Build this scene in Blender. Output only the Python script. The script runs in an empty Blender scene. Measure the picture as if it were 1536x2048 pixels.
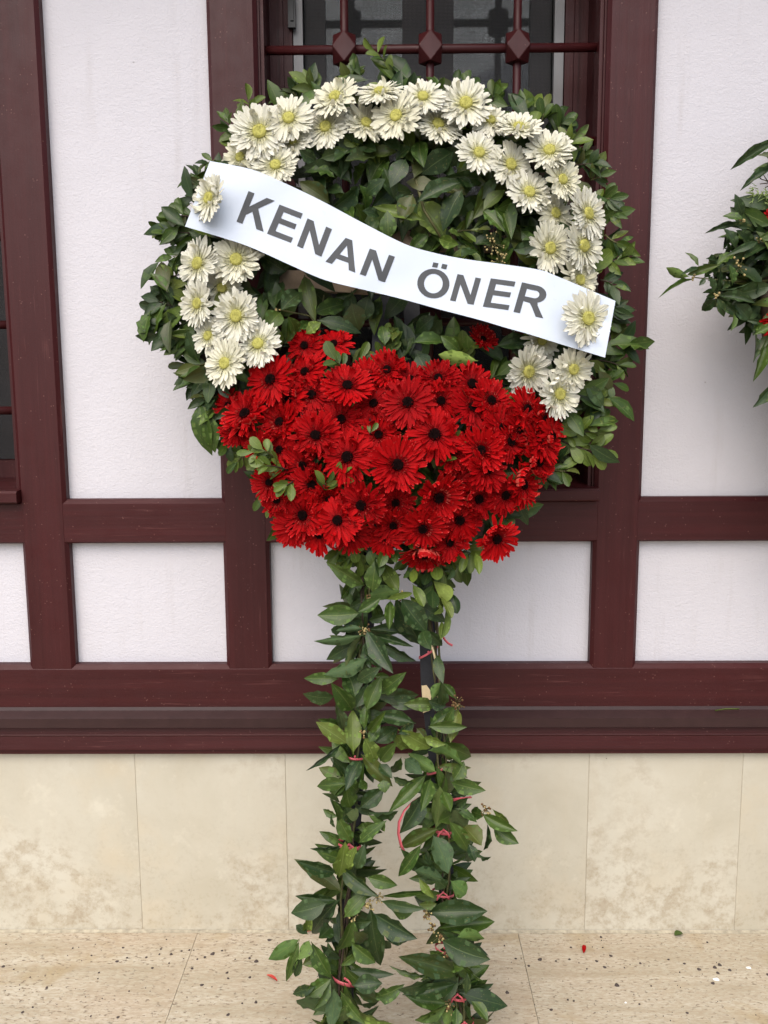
import bpy, bmesh, math, random
from mathutils import Vector, Matrix
from mathutils import noise as mnoise
R = math.radians
rng = random.Random(11)
scene = bpy.context.scene
C = scene.collection

# ------------------------------------------------------------------ camera
F, PITCH, YAW, ROLL, DIST = 1751.0, 0.13953, -0.01109, -0.00555, 2.2
cf = Vector((math.sin(YAW)*math.cos(PITCH), math.cos(YAW)*math.cos(PITCH), -math.sin(PITCH)))
cr0 = Vector((math.cos(YAW), -math.sin(YAW), 0)); cu0 = cr0.cross(cf)
cr = cr0*math.cos(ROLL) + cu0*math.sin(ROLL); cu = -cr0*math.sin(ROLL) + cu0*math.cos(ROLL)
def ray(px, py): return cr*((px-768)/F) - cu*((py-1024)/F) + cf
_g = ray(768, 1862); CAMZ = -_g.z*((DIST-0.02)/_g.y)
CAM = Vector((0, -DIST, CAMZ))
def at(px, py, Y):                       # the point of the vertical plane y = Y seen at a photo pixel
    g = ray(px, py); return CAM + g*((Y+DIST)/g.y)
cd = bpy.data.cameras.new('camera'); co = bpy.data.objects.new('camera', cd); C.objects.link(co)
cd.sensor_fit = 'VERTICAL'; cd.sensor_height = 36; cd.sensor_width = 27; cd.lens = 36*F/2048
cd.clip_start = 0.02; cd.clip_end = 500
co.matrix_world = Matrix.Translation(CAM) @ Matrix((cr, cu, -cf)).transposed().to_4x4()
scene.camera = co
scene.render.resolution_x, scene.render.resolution_y = 768, 1024

# ------------------------------------------------------------------ light
SUN_EL, SUN_AZ = R(52), R(196)           # azimuth from +Y clockwise: behind the camera
w = bpy.data.worlds.new('World'); scene.world = w; w.use_nodes = True
wn = w.node_tree.nodes; wl = w.node_tree.links
sky = wn.new('ShaderNodeTexSky'); sky.sky_type = 'NISHITA'; sky.sun_disc = False
sky.sun_elevation = SUN_EL; sky.sun_rotation = SUN_AZ
sky.air_density = 1.0; sky.dust_density = 4.5; sky.ozone_density = 1.0
wn['Background'].inputs[1].default_value = 0.115
wl.new(sky.outputs[0], wn['Background'].inputs[0])
ld = bpy.data.lights.new('sun', 'SUN'); ld.energy = 1.5; ld.angle = R(75); ld.color = (1, .975, .95)
lo = bpy.data.objects.new('sun', ld); C.objects.link(lo)
sd = Vector((math.sin(SUN_AZ)*math.cos(SUN_EL), math.cos(SUN_AZ)*math.cos(SUN_EL), math.sin(SUN_EL)))
lo.rotation_euler = (-sd).to_track_quat('-Z', 'Y').to_euler(); lo.location = (0, -4, 6)
vs = scene.view_settings; vs.view_transform = 'Standard'; vs.look = 'None'; vs.exposure = 0.78; vs.gamma = 1
vs.use_curve_mapping = False
cy_ = scene.cycles; cy_.max_bounces = 4; cy_.diffuse_bounces = 2; cy_.glossy_bounces = 3; cy_.transmission_bounces = 4; cy_.transparent_max_bounces = 6

# ------------------------------------------------------------------ node helpers
class NT:
    def __init__(s, name):
        s.m = bpy.data.materials.new(name); s.m.use_nodes = True
        s.t = s.m.node_tree; s.n = s.t.nodes; s.l = s.t.links
        s.b = s.n['Principled BSDF']; s.out = s.n['Material Output']
    def link(s, a, b): s.l.new(a, b)
    def node(s, typ, ins=None, **kw):
        nd = s.n.new('ShaderNode'+typ)
        for k, v in kw.items(): setattr(nd, k, v)
        for k, v in (ins or {}).items():
            if isinstance(v, bpy.types.NodeSocket): s.l.new(v, nd.inputs[k])
            else: nd.inputs[k].default_value = v
        return nd
    def math(s, op, a, b=0.0, clamp=False, c=None):
        d = {0: a, 1: b}
        if c is not None: d[2] = c
        return s.node('Math', d, operation=op, use_clamp=clamp).outputs[0]
    def mix(s, f, a, b, blend='MIX'):
        nd = s.node('Mix', data_type='RGBA', blend_type=blend)
        for i, v in ((0, f), (6, a), (7, b)):
            if isinstance(v, bpy.types.NodeSocket): s.l.new(v, nd.inputs[i])
            else: nd.inputs[i].default_value = v if i == 0 else (*v, 1)[:4]
        return nd.outputs[2]
    def ramp(s, f, stops, interp='LINEAR'):
        nd = s.node('ValToRGB', {0: f}); r = nd.color_ramp; r.interpolation = interp
        while len(r.elements) < len(stops): r.elements.new(0.5)
        for e, (p, c) in zip(r.elements, stops):
            e.position = p; e.color = (c, c, c, 1) if not isinstance(c, tuple) else (*c, 1)
        return nd.outputs[0]
    def noise(s, vec, scale, detail=4, rough=.55, dist=0.0):
        return s.node('TexNoise', {'Vector': vec, 'Scale': scale, 'Detail': detail, 'Roughness': rough, 'Distortion': dist}).outputs[0]
    def mapping(s, vec, scale=(1, 1, 1), loc=(0, 0, 0)):
        return s.node('Mapping', {'Vector': vec, 'Scale': scale, 'Location': loc}).outputs[0]
    def bump(s, h, strength, dist, normal=None):
        d = {'Height': h, 'Strength': strength, 'Distance': dist}
        if normal is not None: d['Normal'] = normal
        return s.node('Bump', d).outputs[0]
    def set(s, **kw):
        for k, v in kw.items():
            k = {'color': 'Base Color', 'rough': 'Roughness', 'normal': 'Normal', 'spec': 'Specular IOR Level', 'metal': 'Metallic'}.get(k, k)
            if isinstance(v, bpy.types.NodeSocket): s.l.new(v, s.b.inputs[k])
            else: s.b.inputs[k].default_value = (*v, 1) if isinstance(v, tuple) and len(v) == 3 else v
        return s.m
    def objco(s): return s.node('TexCoord').outputs['Object']
    def uv(s): return s.node('TexCoord').outputs['UV']
    def rnd(s):
        a = s.node('ObjectInfo').outputs['Random']; b = s.node('NewGeometry').outputs['Random Per Island']
        return s.math('FRACT', s.math('ADD', a, b))

def mat_simple(name, col, rough=.5, spec=.4, metal=0.0, var=.15, scale=40):
    t = NT(name); n = t.noise(t.objco(), scale)
    c = t.mix(n, tuple(x*(1-var) for x in col), tuple(min(1, x*(1+var)) for x in col))
    return t.set(color=c, rough=rough, spec=spec, metal=metal)

def mat_paint(name, vertical):
    t = NT(name); o = t.objco(); ob = t.node('ObjectInfo').outputs['Random']
    p = t.node('VectorMath', {0: o, 1: t.node('CombineXYZ', {0: t.math('MULTIPLY', ob, 7.3), 1: ob, 2: t.math('MULTIPLY', ob, 5.1)}).outputs[0]}, operation='ADD').outputs[0]
    sc = (90, 90, 3.2) if vertical else (3.2, 90, 90)
    grain = t.noise(t.mapping(p, sc), 1.0, 6, .65)
    fine = t.noise(p, 260, 3); big = t.noise(p, 5, 3)
    col = t.mix(big, (.031, .0031, .0038), (.044, .0046, .0055))
    col = t.mix(t.ramp(grain, [(.35, 0.0), (.75, .35)]), col, (.064, .012, .013))
    col = t.mix(t.math('MULTIPLY', ob, .35), col, (.030, .0040, .0050))
    col = t.mix(t.ramp(t.noise(t.mapping(p, (40, 40, 1.2) if vertical else (1.2, 40, 40)), 1.0, 3, .5), [(.45, 0.0), (.7, .5)]), col, (.058, .0085, .0095))
    speck = t.node('TexVoronoi', {'Vector': p, 'Scale': 95.0}, feature='F1').outputs['Distance']
    pick = t.noise(p, 33, 2)
    sp = t.math('MULTIPLY', t.ramp(speck, [(.10, 1.0), (.17, 0.0)]), t.ramp(pick, [(.52, 0.0), (.60, 1.0)]))
    col = t.mix(t.math('MULTIPLY', sp, .5), col, (.20, .10, .085))
    scr = t.noise(t.mapping(p, (150, 150, 5) if vertical else (5, 150, 150)), 1.0, 3, .7)
    wear = t.math('MULTIPLY', t.ramp(scr, [(.60, 0.0), (.66, 1.0)]), t.ramp(t.noise(p, 4.5, 3), [(.52, 0.0), (.68, 1.0)]))
    col = t.mix(t.math('MULTIPLY', wear, .3), col, (.19, .075, .068))
    h = t.math('ADD', t.math('MULTIPLY', grain, 1.0), t.math('MULTIPLY', fine, .35))
    rough = t.ramp(t.noise(p, 22, 4), [(.3, .40), (.7, .54)])
    return t.set(color=col, rough=rough, spec=.32, normal=t.bump(h, .35, .0016))

def mat_plaster():
    t = NT('plaster'); o = t.objco()
    n1 = t.noise(o, 150, 4, .6); n2 = t.noise(t.mapping(o, (1, 1, 1.8)), 70, 5, .6, 1.2); n3 = t.noise(o, 9, 4, .55); n4 = t.noise(o, 2.2, 3)
    cav = t.node('TexVoronoi', {'Vector': o, 'Scale': 26.0, 'Randomness': 1.0}).outputs['Distance']
    pits = t.math('MULTIPLY', t.ramp(cav, [(.03, 1.0), (.075, 0.0)]), t.ramp(t.noise(o, 14, 2), [(.6, 0.0), (.66, 1.0)]))
    dings = t.node('TexWave', {'Vector': o, 'Scale': 30.0, 'Distortion': 14.0, 'Detail': 3.0, 'Detail Scale': 2.0}).outputs['Fac']
    h = t.math('ADD', t.math('MULTIPLY', n1, .5), t.math('MULTIPLY', n2, 1.0))
    h = t.math('ADD', h, t.math('MULTIPLY', n3, 1.6))
    h = t.math('ADD', h, t.math('MULTIPLY', dings, .12))
    h = t.math('SUBTRACT', h, t.math('MULTIPLY', pits, .7))
    col = t.mix(n4, (.560, .554, .600), (.605, .598, .640))
    col = t.mix(t.ramp(n3, [(.35, 0.0), (.8, .25)]), col, (.515, .508, .545))
    drip = t.noise(t.mapping(o, (24, 24, 1.6)), 1.0, 5, .6)
    col = t.mix(t.math('MULTIPLY', t.ramp(drip, [(.56, 0.0), (.72, .5)]), t.ramp(t.noise(o, 3.1, 3), [(.48, 0.0), (.62, 1.0)])), col, (.47, .45, .46))
    col = t.mix(t.math('MULTIPLY', pits, .55), col, (.30, .28, .27))
    return t.set(color=col, rough=.86, spec=.25, normal=t.bump(h, .5, .0030))

def mat_plinth():
    t = NT('plinth_stone'); o = t.objco(); ob = t.node('ObjectInfo').outputs['Random']
    p = t.node('VectorMath', {0: o, 1: t.node('CombineXYZ', {0: t.math('MULTIPLY', ob, 9.0), 1: ob, 2: t.math('MULTIPLY', ob, 4.0)}).outputs[0]}, operation='ADD').outputs[0]
    z = t.node('SeparateXYZ', {0: o}).outputs[2]
    a = t.noise(p, 3.0, 6, .6, .4); b = t.noise(p, 24, 9, .72); c = t.noise(p, 90, 5, .7); d = t.noise(t.mapping(p, (26, 26, 3)), 1.0, 5, .6)
    col = t.mix(t.ramp(a, [(.32, 0.0), (.68, 1.0)]), (.44, .410, .325), (.54, .518, .435))
    col = t.mix(t.ramp(t.noise(p, 5.2, 5, .6), [(.52, 0.0), (.72, .42)]), col, (.52, .445, .315))
    col = t.mix(t.ramp(d, [(.45, 0.0), (.8, .22)]), col, (.48, .42, .31))
    low = t.ramp(z, [(.02, 1.0), (.34, 0.0)])
    splash = t.math('MULTIPLY', t.ramp(b, [(.44, 0.0), (.60, 1.0)]), t.ramp(t.math('ADD', a, t.math('MULTIPLY', low, .22)), [(.54, 0.0), (.70, 1.0)]))
    col = t.mix(t.math('MULTIPLY', splash, .5), col, (.30, .235, .15))
    fil = t.math('MULTIPLY', t.ramp(c, [(.50, 0.0), (.60, 1.0)]), t.ramp(b, [(.42, 0.0), (.62, .55)]))
    col = t.mix(t.math('MULTIPLY', fil, t.math('ADD', .12, t.math('MULTIPLY', low, .5))), col, (.25, .19, .12))
    pale = t.ramp(t.noise(p, 9, 8, .7), [(.58, 0.0), (.70, .6)])
    col = t.mix(pale, col, (.585, .56, .465))
    vo = t.node('TexVoronoi', {'Vector': p, 'Scale': 34.0}).outputs['Distance']
    dots = t.math('MULTIPLY', t.ramp(vo, [(.04, 1.0), (.07, 0.0)]), t.ramp(t.noise(p, 21, 2), [(.64, 0.0), (.68, 1.0)]))
    col = t.mix(t.math('MULTIPLY', dots, .8), col, (.10, .07, .05))
    h = t.math('ADD', t.math('MULTIPLY', c, .5), b)
    return t.set(color=col, rough=t.ramp(b, [(.3, .42), (.7, .66)]), spec=.35, normal=t.bump(h, .28, .0015))

def mat_floor():
    t = NT('floor_travertine'); o = t.objco(); ob = t.node('ObjectInfo').outputs['Random']
    p = t.node('VectorMath', {0: o, 1: t.node('CombineXYZ', {0: t.math('MULTIPLY', ob, 11.0), 1: t.math('MULTIPLY', ob, 5.0), 2: ob}).outputs[0]}, operation='ADD').outputs[0]
    band = t.noise(t.mapping(p, (2.2, 17, 1)), 1.0, 6, .62, .5); cl = t.noise(p, 3.4, 5, .6); fine = t.noise(t.mapping(p, (60, 190, 60)), 1.0, 5, .7)
    col = t.mix(t.ramp(band, [(.32, 0.0), (.66, 1.0)]), (.37, .325, .235), (.51, .47, .375))
    col = t.mix(t.ramp(cl, [(.42, 0.0), (.72, .6)]), col, (.49, .39, .295))
    col = t.mix(t.ramp(t.noise(p, 5.0, 5, .6, .5), [(.55, 0.0), (.68, .6)]), col, (.34, .255, .125))
    col = t.mix(t.ramp(fine, [(.42, .5), (.60, 0.0)]), col, (.31, .235, .15))
    pit = t.noise(t.mapping(p, (85, 170, 60)), 1.0, 3, .6)
    pz = t.math('MULTIPLY', t.ramp(pit, [(.60, 0.0), (.66, 1.0)]), t.ramp(band, [(.30, .25), (.62, 1.0)]))
    col = t.mix(t.math('MULTIPLY', pz, .85), col, (.135, .095, .06))
    h = t.math('SUBTRACT', t.math('MULTIPLY', fine, .5), t.math('MULTIPLY', pz, 1.2))
    return t.set(color=col, rough=.62, spec=.3, normal=t.bump(h, .5, .0022))

def mat_leaf(name, c1, c2, rib, under=False, rough=.42):
    t = NT(name); uv = t.uv(); s = t.node('SeparateXYZ', {0: uv}); u, v = s.outputs[0], s.outputs[1]
    r = t.rnd(); o = t.objco()
    au = t.math('ABSOLUTE', t.math('SUBTRACT', u, .5))
    mid = t.math('SUBTRACT', 1.0, t.math('DIVIDE', au, .035), clamp=True)
    vein = t.math('SINE', t.math('SUBTRACT', t.math('MULTIPLY', v, 62.0), t.math('MULTIPLY', au, 46.0)))
    vm = t.math('MULTIPLY', t.ramp(vein, [(.90, 0.0), (1.0, 1.0)]), .06)
    col = t.mix(r, c1, c2)
    r2 = t.math('FRACT', t.math('MULTIPLY', r, 7.31))
    col = t.mix(t.ramp(r2, [(.80, 0.0), (1.0, .5)]), col, (.105, .095, .025))
    vec = t.node('VectorMath', {0: uv, 1: t.node('CombineXYZ', {0: t.math('MULTIPLY', r, 40.0), 1: r, 2: r}).outputs[0]}, operation='ADD').outputs[0]
    blot = t.noise(vec, 6.0, 2, .6)
    col = t.mix(t.ramp(blot, [(.5, 0.0), (.8, .5)]), col, tuple(x*1.7 for x in c2))
    col = t.mix(t.ramp(t.noise(vec, 26, 0), [(.74, 0.0), (.78, .6)]), col, (.16, .14, .05))
    col = t.mix(vm, col, rib); col = t.mix(t.math('MULTIPLY', mid, .8), col, rib)
    h = t.math('SUBTRACT', 1.0, t.math('MULTIPLY', mid, .6))
    m = t.set(color=col, rough=rough if not under else .6, spec=.38 if not under else .2, normal=t.bump(h, .3, .0015))
    tr = t.node('BsdfTranslucent', {'Color': t.mix(.5, col, (.16, .26, .03))})
    mx = t.node('MixShader', {0: .12, 1: t.b.outputs[0], 2: tr.outputs[0]}); t.link(mx.outputs[0], t.out.inputs[0])
    return m

def mat_petal(name, base, mid, tip, rough=.55, trans=.25, dark=None, shift=None, spec=.25):
    t = NT(name); uv = t.uv(); s = t.node('SeparateXYZ', {0: uv}); u, v = s.outputs[0], s.outputs[1]
    r = t.rnd(); ob = t.node('ObjectInfo').outputs['Random']
    nd = t.node('ValToRGB', {0: v}); cr_ = nd.color_ramp; cr_.elements.new(.5)
    for e, (p, c) in zip(cr_.elements, ((0.0, base), (.42, mid), (1.0, tip))): e.position = p; e.color = (*c, 1)
    col = nd.outputs[0]
    if shift: col = t.mix(t.math('MULTIPLY', t.ramp(ob, [(.35, 0.0), (1.0, 1.0)]), .55), col, shift)
    st = t.math('SINE', t.math('MULTIPLY', u, 26.0))
    col = t.mix(t.math('MULTIPLY', t.math('MULTIPLY_ADD', st, .5, c=.5), .22), col, dark or tuple(x*.7 for x in mid))
    col = t.mix(t.math('MULTIPLY', t.math('SUBTRACT', r, .5), .35, clamp=True), col, dark or tuple(x*.6 for x in mid))
    m = t.set(color=col, rough=rough, spec=spec, normal=t.bump(st, .28, .0012))
    tr = t.node('BsdfTranslucent', {'Color': col})
    mx = t.node('MixShader', {0: trans, 1: t.b.outputs[0], 2: tr.outputs[0]}); t.link(mx.outputs[0], t.out.inputs[0])
    return m

M = {}
M['paint_v'] = mat_paint('maroon_paint_upright', True); M['paint_h'] = mat_paint('maroon_paint_level', False)
M['plaster'] = mat_plaster(); M['plinth'] = mat_plinth(); M['floor'] = mat_floor()
M['flash'] = mat_simple('brown_metal_strip', (.034, .016, .016), .4, .28, 0, .3, 30)
M['joint'] = mat_simple('joint_mortar', (.46, .41, .31), .9, .2, 0, .4, 60)
M['sealant'] = mat_simple('mossy_sealant', (.36, .325, .245), .85, .2, 0, .7, 60)
M['alu'] = mat_simple('grey_screen_frame', (.20, .20, .205), .45, .5, .2, .1, 20)
M['sash'] = mat_simple('dark_sash_paint', (.030, .018, .020), .45, .4, 0, .3, 30)
M['latch'] = mat_simple('black_latch', (.006, .006, .006), .35)
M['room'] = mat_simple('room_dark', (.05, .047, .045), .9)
M['soffit'] = mat_simple('soffit_boards', (.16, .10, .085), .7)
M['roof'] = mat_simple('roof_tile', (.30, .12, .07), .8)
M['ground'] = mat_simple('street_stone', (.26, .24, .21), .9, .2, 0, .35, 3)
M['black_wood'] = mat_simple('black_stained_wood', (.014, .015, .019), .6, .35, 0, .5, 90)
M['raw_wood'] = mat_simple('raw_split_wood', (.62, .50, .30), .7, .3, 0, .2, 60)
M['lath'] = mat_simple('pale_lath', (.36, .27, .19), .8, .2, 0, .3, 50)
M['twig'] = mat_simple('green_brown_twig', (.085, .085, .03), .6, .3, 0, .5, 60)
M['twig_dark'] = mat_simple('brown_twig', (.045, .03, .02), .7, .3, 0, .5, 60)
M['bud'] = mat_simple('brown_buds', (.13, .075, .03), .8, .3, 0, .5, 200)
M['bud_pale'] = mat_simple('pale_buds', (.34, .27, .12), .8, .3, 0, .4, 200)
M['letter'] = mat_simple('grey_lettering', (.048, .053, .059), .55, .3, 0, .08, 30)
M['gum'] = mat_simple('dark_gum', (.070, .055, .050), .8, .2, 0, .5, 40)
M['white_bit'] = mat_simple('white_scrap', (.78, .77, .74), .6)
M['conifer'] = mat_simple('pale_conifer', (.20, .27, .085), .6, .3, 0, .5, 120)
def mat_tie():
    t = NT('pink_tie'); n = t.noise(t.objco(), 120)
    m = t.set(color=t.mix(n, (.62, .10, .13), (.76, .18, .21)), rough=.35, spec=.5)
    tr = t.node('BsdfTranslucent', {'Color': (.8, .12, .15, 1)})
    mx = t.node('MixShader', {0: .25, 1: t.b.outputs[0], 2: tr.outputs[0]}); t.link(mx.outputs[0], t.out.inputs[0]); return m
M['tie'] = mat_tie()
def mat_banner():
    t = NT('banner_paper'); o = t.objco()
    n = t.noise(o, 7, 3); fine = t.noise(o, 45, 3)
    col = t.mix(n, (.53, .60, .71), (.565, .635, .735))
    dots = t.math('MULTIPLY', t.ramp(t.noise(o, 75, 2), [(.69, 0.0), (.73, 1.0)]), .16)
    col = t.mix(dots, col, (.35, .37, .42))
    m = t.set(color=col, rough=.42, spec=.4, normal=t.bump(t.math('ADD', n, t.math('MULTIPLY', fine, .1)), .3, .006))
    tr = t.node('BsdfTranslucent', {'Color': (.8, .85, .92, 1)})
    mx = t.node('MixShader', {0: .10, 1: t.b.outputs[0], 2: tr.outputs[0]}); t.link(mx.outputs[0], t.out.inputs[0]); return m
M['banner'] = mat_banner()
def mat_glass():
    t = NT('window_glass'); o = t.objco()
    m = t.set(color=(.01, .012, .013), rough=.03, spec=.9, normal=t.bump(t.noise(o, 3.0, 2), .25, .01))
    tp = t.node('BsdfTransparent', {'Color': (.75, .8, .8, 1)})
    fr = t.node('Fresnel', {0: 1.65})
    gl = t.node('BsdfGlossy', {'Color': (1, 1, 1, 1), 'Roughness': .03})
    mx = t.node('MixShader', {0: t.math('MULTIPLY', fr.outputs[0], 1.0), 1: tp.outputs[0], 2: gl.outputs[0]}); t.link(mx.outputs[0], t.out.inputs[0]); return m
M['glass'] = mat_glass()
def mat_screen():
    t = NT('insect_screen'); o = t.objco(); s = t.node('SeparateXYZ', {0: o})
    a = t.math('SINE', t.math('MULTIPLY', s.outputs[2], 1900.0)); b = t.math('SINE', t.math('MULTIPLY', s.outputs[0], 1900.0))
    k = t.math('MULTIPLY_ADD', t.math('MAXIMUM', a, b), .25, c=.25, clamp=True)
    t.set(color=(.030, .032, .034), rough=.7)
    tp = t.node('BsdfTransparent', {})
    mx = t.node('MixShader', {0: k, 1: tp.outputs[0], 2: t.b.outputs[0]}); t.link(mx.outputs[0], t.out.inputs[0]); return t.m
M['screen'] = mat_screen()
TONES = [((.013, .032, .008), (.023, .047, .010), (.070, .105, .032)),
         ((.027, .060, .008), (.046, .082, .010), (.125, .17, .04)),
         ((.066, .110, .014), (.102, .145, .022), (.18, .235, .06))]
for i, (a, b, c) in enumerate(TONES):
    M['leaf%d' % i] = mat_leaf('leaf_green_%d' % i, a, b, c)
    M['under%d' % i] = mat_leaf('leaf_underside_%d' % i, tuple(x*1.8+.02 for x in a), tuple(x*1.7+.02 for x in b), c, True)
M['white_petal'] = mat_petal('cream_petal', (.74, .72, .32), (.90, .895, .755), (.93, .93, .86), .5, .42, (.82, .80, .62), (.88, .86, .64))
M['white_under'] = mat_petal('cream_petal_back', (.72, .73, .44), (.88, .87, .72), (.91, .90, .82), .6, .28, (.55, .52, .33))
M['red_petal'] = mat_petal('red_petal', (.20, .001, .003), (.42, .003, .005), (.52, .004, .006), .5, .24, (.14, .0004, .0015), (.22, .0012, .0035), .08)
M['red_under'] = mat_petal('red_petal_back', (.60, .10, .07), (.68, .12, .085), (.62, .05, .045), .5, .2, (.45, .05, .04))
M['white_disc'] = mat_simple('yellow_green_disc', (.40, .385, .105), .8, .15, 0, .5, 160)
M['red_disc'] = mat_simple('black_brown_disc', (.005, .0014, .0014), .85, .05, 0, .7, 160)

# ------------------------------------------------------------------ mesh helpers
class MB:
    def __init__(s): s.v = []; s.f = []; s.uv = []; s.mi = []; s.sm = []
    def add(s, vs, fs, mi=0, uvs=None, smooth=True):
        b = len(s.v); s.v += [tuple(p) for p in vs]; s.f += [tuple(i+b for i in f) for f in fs]
        s.uv += list(uvs) if uvs else [(0, 0)]*len(vs); s.mi += [mi]*len(fs); s.sm += [smooth]*len(fs)
    def box(s, x0, x1, y0, y1, z0, z1, mi=0):
        s.add([(x0,y0,z0),(x1,y0,z0),(x1,y1,z0),(x0,y1,z0),(x0,y0,z1),(x1,y0,z1),(x1,y1,z1),(x0,y1,z1)],
              [(0,3,2,1),(4,5,6,7),(0,1,5,4),(1,2,6,5),(2,3,7,6),(3,0,4,7)], mi, None, False)
    def prism(s, prof, axis, a, b, mi=0, smooth=False):   # profile in the two other axes
        n = len(prof)
        def pt(q, t): return (t, q[0], q[1]) if axis == 'x' else (q[0], q[1], t)
        vs = [pt(q, a) for q in prof] + [pt(q, b) for q in prof]
        fs = [(i, (i+1) % n, (i+1) % n+n, i+n) for i in range(n)] + [tuple(range(n-1, -1, -1)), tuple(range(n, 2*n))]
        s.add(vs, fs, mi, None, smooth)
    def tube(s, pts, r0, r1=None, n=6, mi=0):
        pts = [Vector(p) for p in pts]; r1 = r0 if r1 is None else r1; vs = []; m = len(pts)
        up = Vector((.31, .2, .93))
        for i, p in enumerate(pts):
            d = (pts[min(i+1, m-1)]-pts[max(i-1, 0)])
            d = d.normalized() if d.length > 1e-9 else Vector((0, 0, 1))
            a = d.cross(up if abs(d.dot(up)) < .95 else Vector((1, 0, 0))).normalized(); b = d.cross(a)
            r = r0+(r1-r0)*i/max(1, m-1)
            vs += [p+(a*math.cos(2*math.pi*k/n)+b*math.sin(2*math.pi*k/n))*r for k in range(n)]
        fs = [(i*n+k, i*n+(k+1) % n, (i+1)*n+(k+1) % n, (i+1)*n+k) for i in range(m-1) for k in range(n)]
        fs += [tuple(range(n-1, -1, -1)), tuple(range((m-1)*n, m*n))]
        s.add(vs, fs, mi)
    def ball(s, c, r, mi=0, n=6, m=4, sq=(1, 1, 1)):
        vs = [(c[0], c[1], c[2]+r*sq[2])]
        for i in range(1, m):
            a = math.pi*i/m
            for k in range(n):
                b = 2*math.pi*k/n; vs.append((c[0]+r*sq[0]*math.sin(a)*math.cos(b), c[1]+r*sq[1]*math.sin(a)*math.sin(b), c[2]+r*sq[2]*math.cos(a)))
        vs.append((c[0], c[1], c[2]-r*sq[2])); L = len(vs)-1
        fs = [(0, 1+k, 1+(k+1) % n) for k in range(n)]
        for i in range(m-2):
            for k in range(n): fs.append((1+i*n+k, 1+(i+1)*n+k, 1+(i+1)*n+(k+1) % n, 1+i*n+(k+1) % n))
        fs += [(L, 1+(m-2)*n+(k+1) % n, 1+(m-2)*n+k) for k in range(n)]
        s.add(vs, fs, mi)
    def strip(s, pts, wid, side, mi=0, th=.0006):            # thin flat band with thickness along pts
        pts = [Vector(p) for p in pts]; vs = []
        for i, p in enumerate(pts):
            d = (pts[min(i+1, len(pts)-1)]-pts[max(i-1, 0)]).normalized()
            a = side[i] if isinstance(side, list) else side
            a = (a-d*a.dot(d)).normalized(); nn = d.cross(a)*th
            vs += [p+a*wid/2+nn, p-a*wid/2+nn, p-a*wid/2-nn, p+a*wid/2-nn]
        n = len(pts); fs = [(i*4+k, i*4+(k+1) % 4, i*4+4+(k+1) % 4, i*4+4+k) for i in range(n-1) for k in range(4)]
        fs += [(3, 2, 1, 0), (n*4-4, n*4-3, n*4-2, n*4-1)]
        s.add(vs, fs, mi)
    def mesh(s, name, mats):
        me = bpy.data.meshes.new(name); me.from_pydata(s.v, [], s.f)
        ul = me.uv_layers.new(name='UVMap'); li = [0]*len(me.loops); me.loops.foreach_get('vertex_index', li)
        ul.data.foreach_set('uv', [c for i in li for c in s.uv[i]])
        me.polygons.foreach_set('material_index', s.mi); me.polygons.foreach_set('use_smooth', s.sm)
        for m in mats: me.materials.append(M[m])
        me.update(); return me
    def build(s, name, mats, parent=None, recalc=False):
        mats = [mats] if isinstance(mats, str) else mats
        me = s.mesh(name, mats)
        if recalc:
            bm = bmesh.new(); bm.from_mesh(me); bmesh.ops.recalc_face_normals(bm, faces=bm.faces); bm.to_mesh(me); bm.free()
        o = bpy.data.objects.new(name, me); C.objects.link(o); o.parent = parent; return o
def shift(mb, T):
    mb.v = [(x-T[0], y-T[1], z-T[2]) for x, y, z in mb.v]; return mb
def tag(o, label=None, cat=None, group=None, kind=None):
    for k, v in (('label', label), ('category', cat), ('group', group), ('kind', kind)):
        if v: o[k] = v
    return o
def empty(name, loc=(0, 0, 0)):
    o = bpy.data.objects.new(name, None); o.empty_display_size = .1; o.location = loc; C.objects.link(o); return o
def inst(name, me, parent, mtx, T=(0, 0, 0)):
    o = bpy.data.objects.new(name, me); C.objects.link(o); o.parent = parent
    o.matrix_basis = Matrix.Translation(-Vector(T)) @ mtx; return o

# ------------------------------------------------------------------ ground
PLY = -0.02
g = MB(); g.add([(-60, -80, -.03), (60, -80, -.03), (60, .3, -.03), (-60, .3, -.03)], [(0, 1, 2, 3)], 0, None, False)
tag(g.build('ground', 'ground'), kind='structure')
pb = MB(); pb.box(-4.2, 4.2, -2.6, PLY-.004, -.028, -.007)
pave = tag(pb.build('pavement', 'joint'), kind='structure')
jx0, jx1 = at(397, 1865, PLY).x, at(1035, 1865, PLY).x; PW = jx1-jx0
for r_ in range(3):
    off = [0, PW*.45, PW*.2][r_]
    for k in range(-4, 5):
        x0 = jx0+k*PW+off; y1 = PLY-.006-r_*.62
        s = MB(); gp = .0006; dz = rng.uniform(-.0006, .0006)
        e = .0015
        s.prism([(y1-.62+gp, -.02), (y1-gp, -.02), (y1-gp, -e+dz), (y1-gp-e, dz), (y1-.62+gp+e, dz), (y1-.62+gp, -e+dz)], 'x', x0+gp, x0+PW-gp)
        s.build('slab', 'floor', pave, True)
s = MB(); pts = []
s.prism([(PLY-.010, .0005), (PLY-.001, .0005), (PLY-.001, .0045), (PLY-.004, .0028)], 'x', -4, 4); s.build('joint_sealant', 'sealant', pave, True)

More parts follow.
